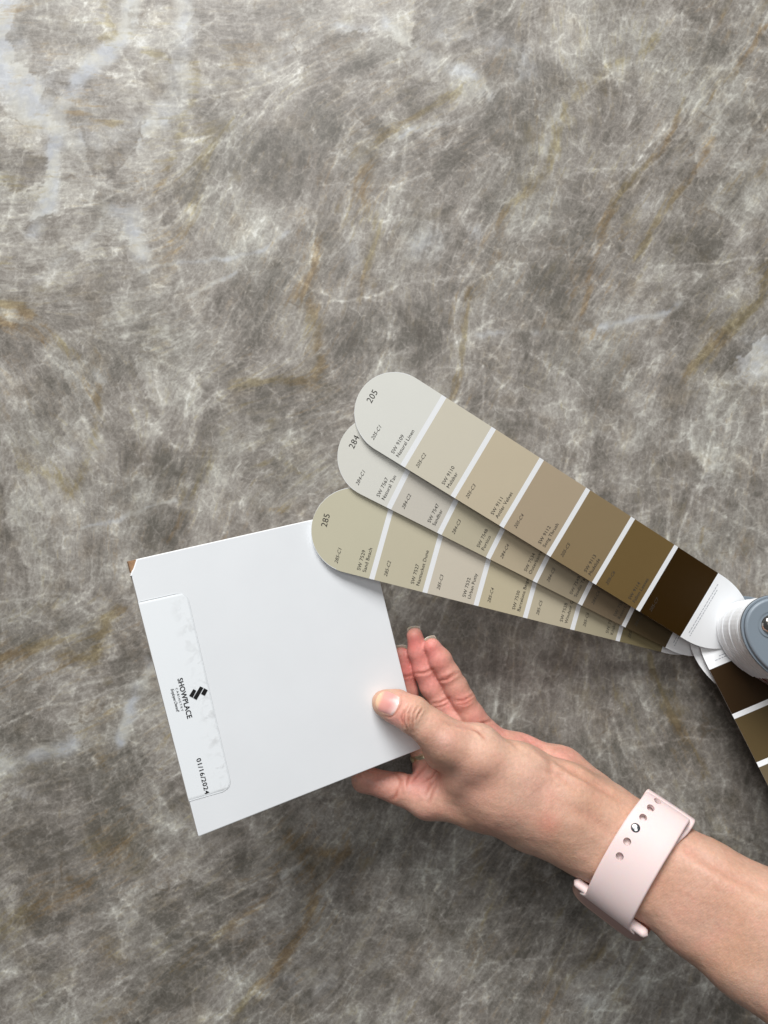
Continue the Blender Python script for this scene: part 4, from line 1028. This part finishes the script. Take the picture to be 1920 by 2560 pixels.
    bpy.context.view_layer.update(); dg = bpy.context.evaluated_depsgraph_get(); dg.update()
    me = bpy.data.meshes.new_from_object(strap.evaluated_get(dg)); strap.modifiers.clear(); strap.data = me
    bm = bmesh.new(); bm.from_mesh(me)
    for e in bm.edges:
        if len(e.link_faces) == 2 and e.calc_face_angle(0) > .7: e.smooth = False
    bm.to_mesh(me); bm.free(); bpy.data.objects.remove(cut)
    # pin
    td, zz = locs[3]; x, y, nx, ny = ell(math.radians(td), offB(td)); bm = bmesh.new()
    bmesh.ops.create_uvsphere(bm, u_segments=28, v_segments=14, radius=.0028)
    for v in bm.verts: v.co.z *= .38
    pin = bm_obj('strap_pin', bm, mat('brushed_steel', (.62, .63, .65, 1), .22, metal=1.0), strap)
    pin.matrix_basis = Matrix.Translation(Vector((x + nx * 1.15, y + ny * 1.15, zz)) / 1000) @ Vector((nx, ny, 0)).to_track_quat('Z', 'Y').to_matrix().to_4x4()
    # dark or pale floors seen in the holes
    # short side: from the case round the back, over the rim, and under the long side
    offA = lambda t: 4.3 - 4.0 * sst(t, 4, 20) - 1.6 * sst(t, -40, -70) + 9 * sst(t, -75, -110)
    wA = lambda t: 29.0 + 2.4 * math.exp(-((t - 6) / 24) ** 2) + 1.2 * math.exp(-((t - 30) / 14) ** 2) + 2 * sst(t, -80, -110)
    bmA = band(-110, 104, offA, wA, 2.3, shift=lambda t: 1.1 * math.exp(-((t - 22) / 26) ** 2) + bow(t))
    s2 = bm_obj('strap', bmA, m_pink, w); s2['label'] = 'inner strap half passing under the outer half with a flared loop'; s2.matrix_basis = M
    # case
    th = math.radians(205); n_ = Vector((math.cos(th), math.sin(th), 0)); t_ = Vector((-abs(math.sin(th)), abs(math.cos(th)), 0)).normalized()
    bm = bmesh.new()
    def sup(nu, nv, A_, B_, C_, e1, e2):
        f_ = lambda q, e: math.copysign(abs(q) ** e, q); rows = []
        for j in range(nv + 1):
            ph = -math.pi / 2 + math.pi * j / nv; row = []
            for i in range(nu):
                la = 2 * math.pi * i / nu
                row.append(bm.verts.new((A_ * f_(math.cos(ph), e1) * f_(math.cos(la), e2), B_ * f_(math.cos(ph), e1) * f_(math.sin(la), e2), C_ * f_(math.sin(ph), e1))))
            rows.append(row)
        for p, q in zip(rows, rows[1:]):
            for i in range(nu): bm.faces.new((p[i], p[(i + 1) % nu], q[(i + 1) % nu], q[i]))
        bmesh.ops.remove_doubles(bm, verts=bm.verts, dist=1e-6); bmesh.ops.recalc_face_normals(bm, faces=bm.faces)
    sup(96, 40, .0238, .0252, .0070, .5, .42)
    case = bm_obj('case', bm, m_rose, w); case['label'] = 'rose gold watch case turned to the underside of the wrist'
    cpos = n_ * 31.0 / 1000
    CM = M @ frame(cpos + Vector((0, 0, -.0002)), t_, Vector((0, 0, 1)), n_)
    case.matrix_basis = CM
    bm = bmesh.new(); sup(72, 24, .0222, .0246, .0040, .7, .42)
    gl = bm_obj('screen', bm, m_glass, case); gl.location = (0, 0, .0040)
    bm = bmesh.new(); sup(72, 20, .0150, .0150, .0050, .8, .95)
    cr_ = bm_obj('sensor_back', bm, m_glass, case); cr_.location = (0, 0, -.0052)
    # the strap ends sliding into the slots of the case
    bm = bmesh.new()
    n = 14; Lh = .0245; r = .0027; rows = []
    for i in range(33):
        z = -Lh + 2 * Lh * i / 32; k = min(1, (Lh - abs(z)) / .003); rr = r * math.sqrt(max(1 - (1 - k) ** 2, 0)) + 1e-5
        rows.append([bm.verts.new((rr * math.cos(2 * math.pi * q / n) * 1.25, rr * math.sin(2 * math.pi * q / n), z)) for q in range(n)])
    for p, q in zip(rows, rows[1:]):
        for i in range(n): bm.faces.new((p[i], p[(i + 1) % n], q[(i + 1) % n], q[i]))
    bmesh.ops.recalc_face_normals(bm, faces=bm.faces)
    lug = bm_obj('strap_end', bm, m_pink, case)
    lug.matrix_basis = Matrix.Translation((.0212, 0, -.0052)) @ Matrix.Rotation(math.radians(90), 4, 'X')
build_watch()
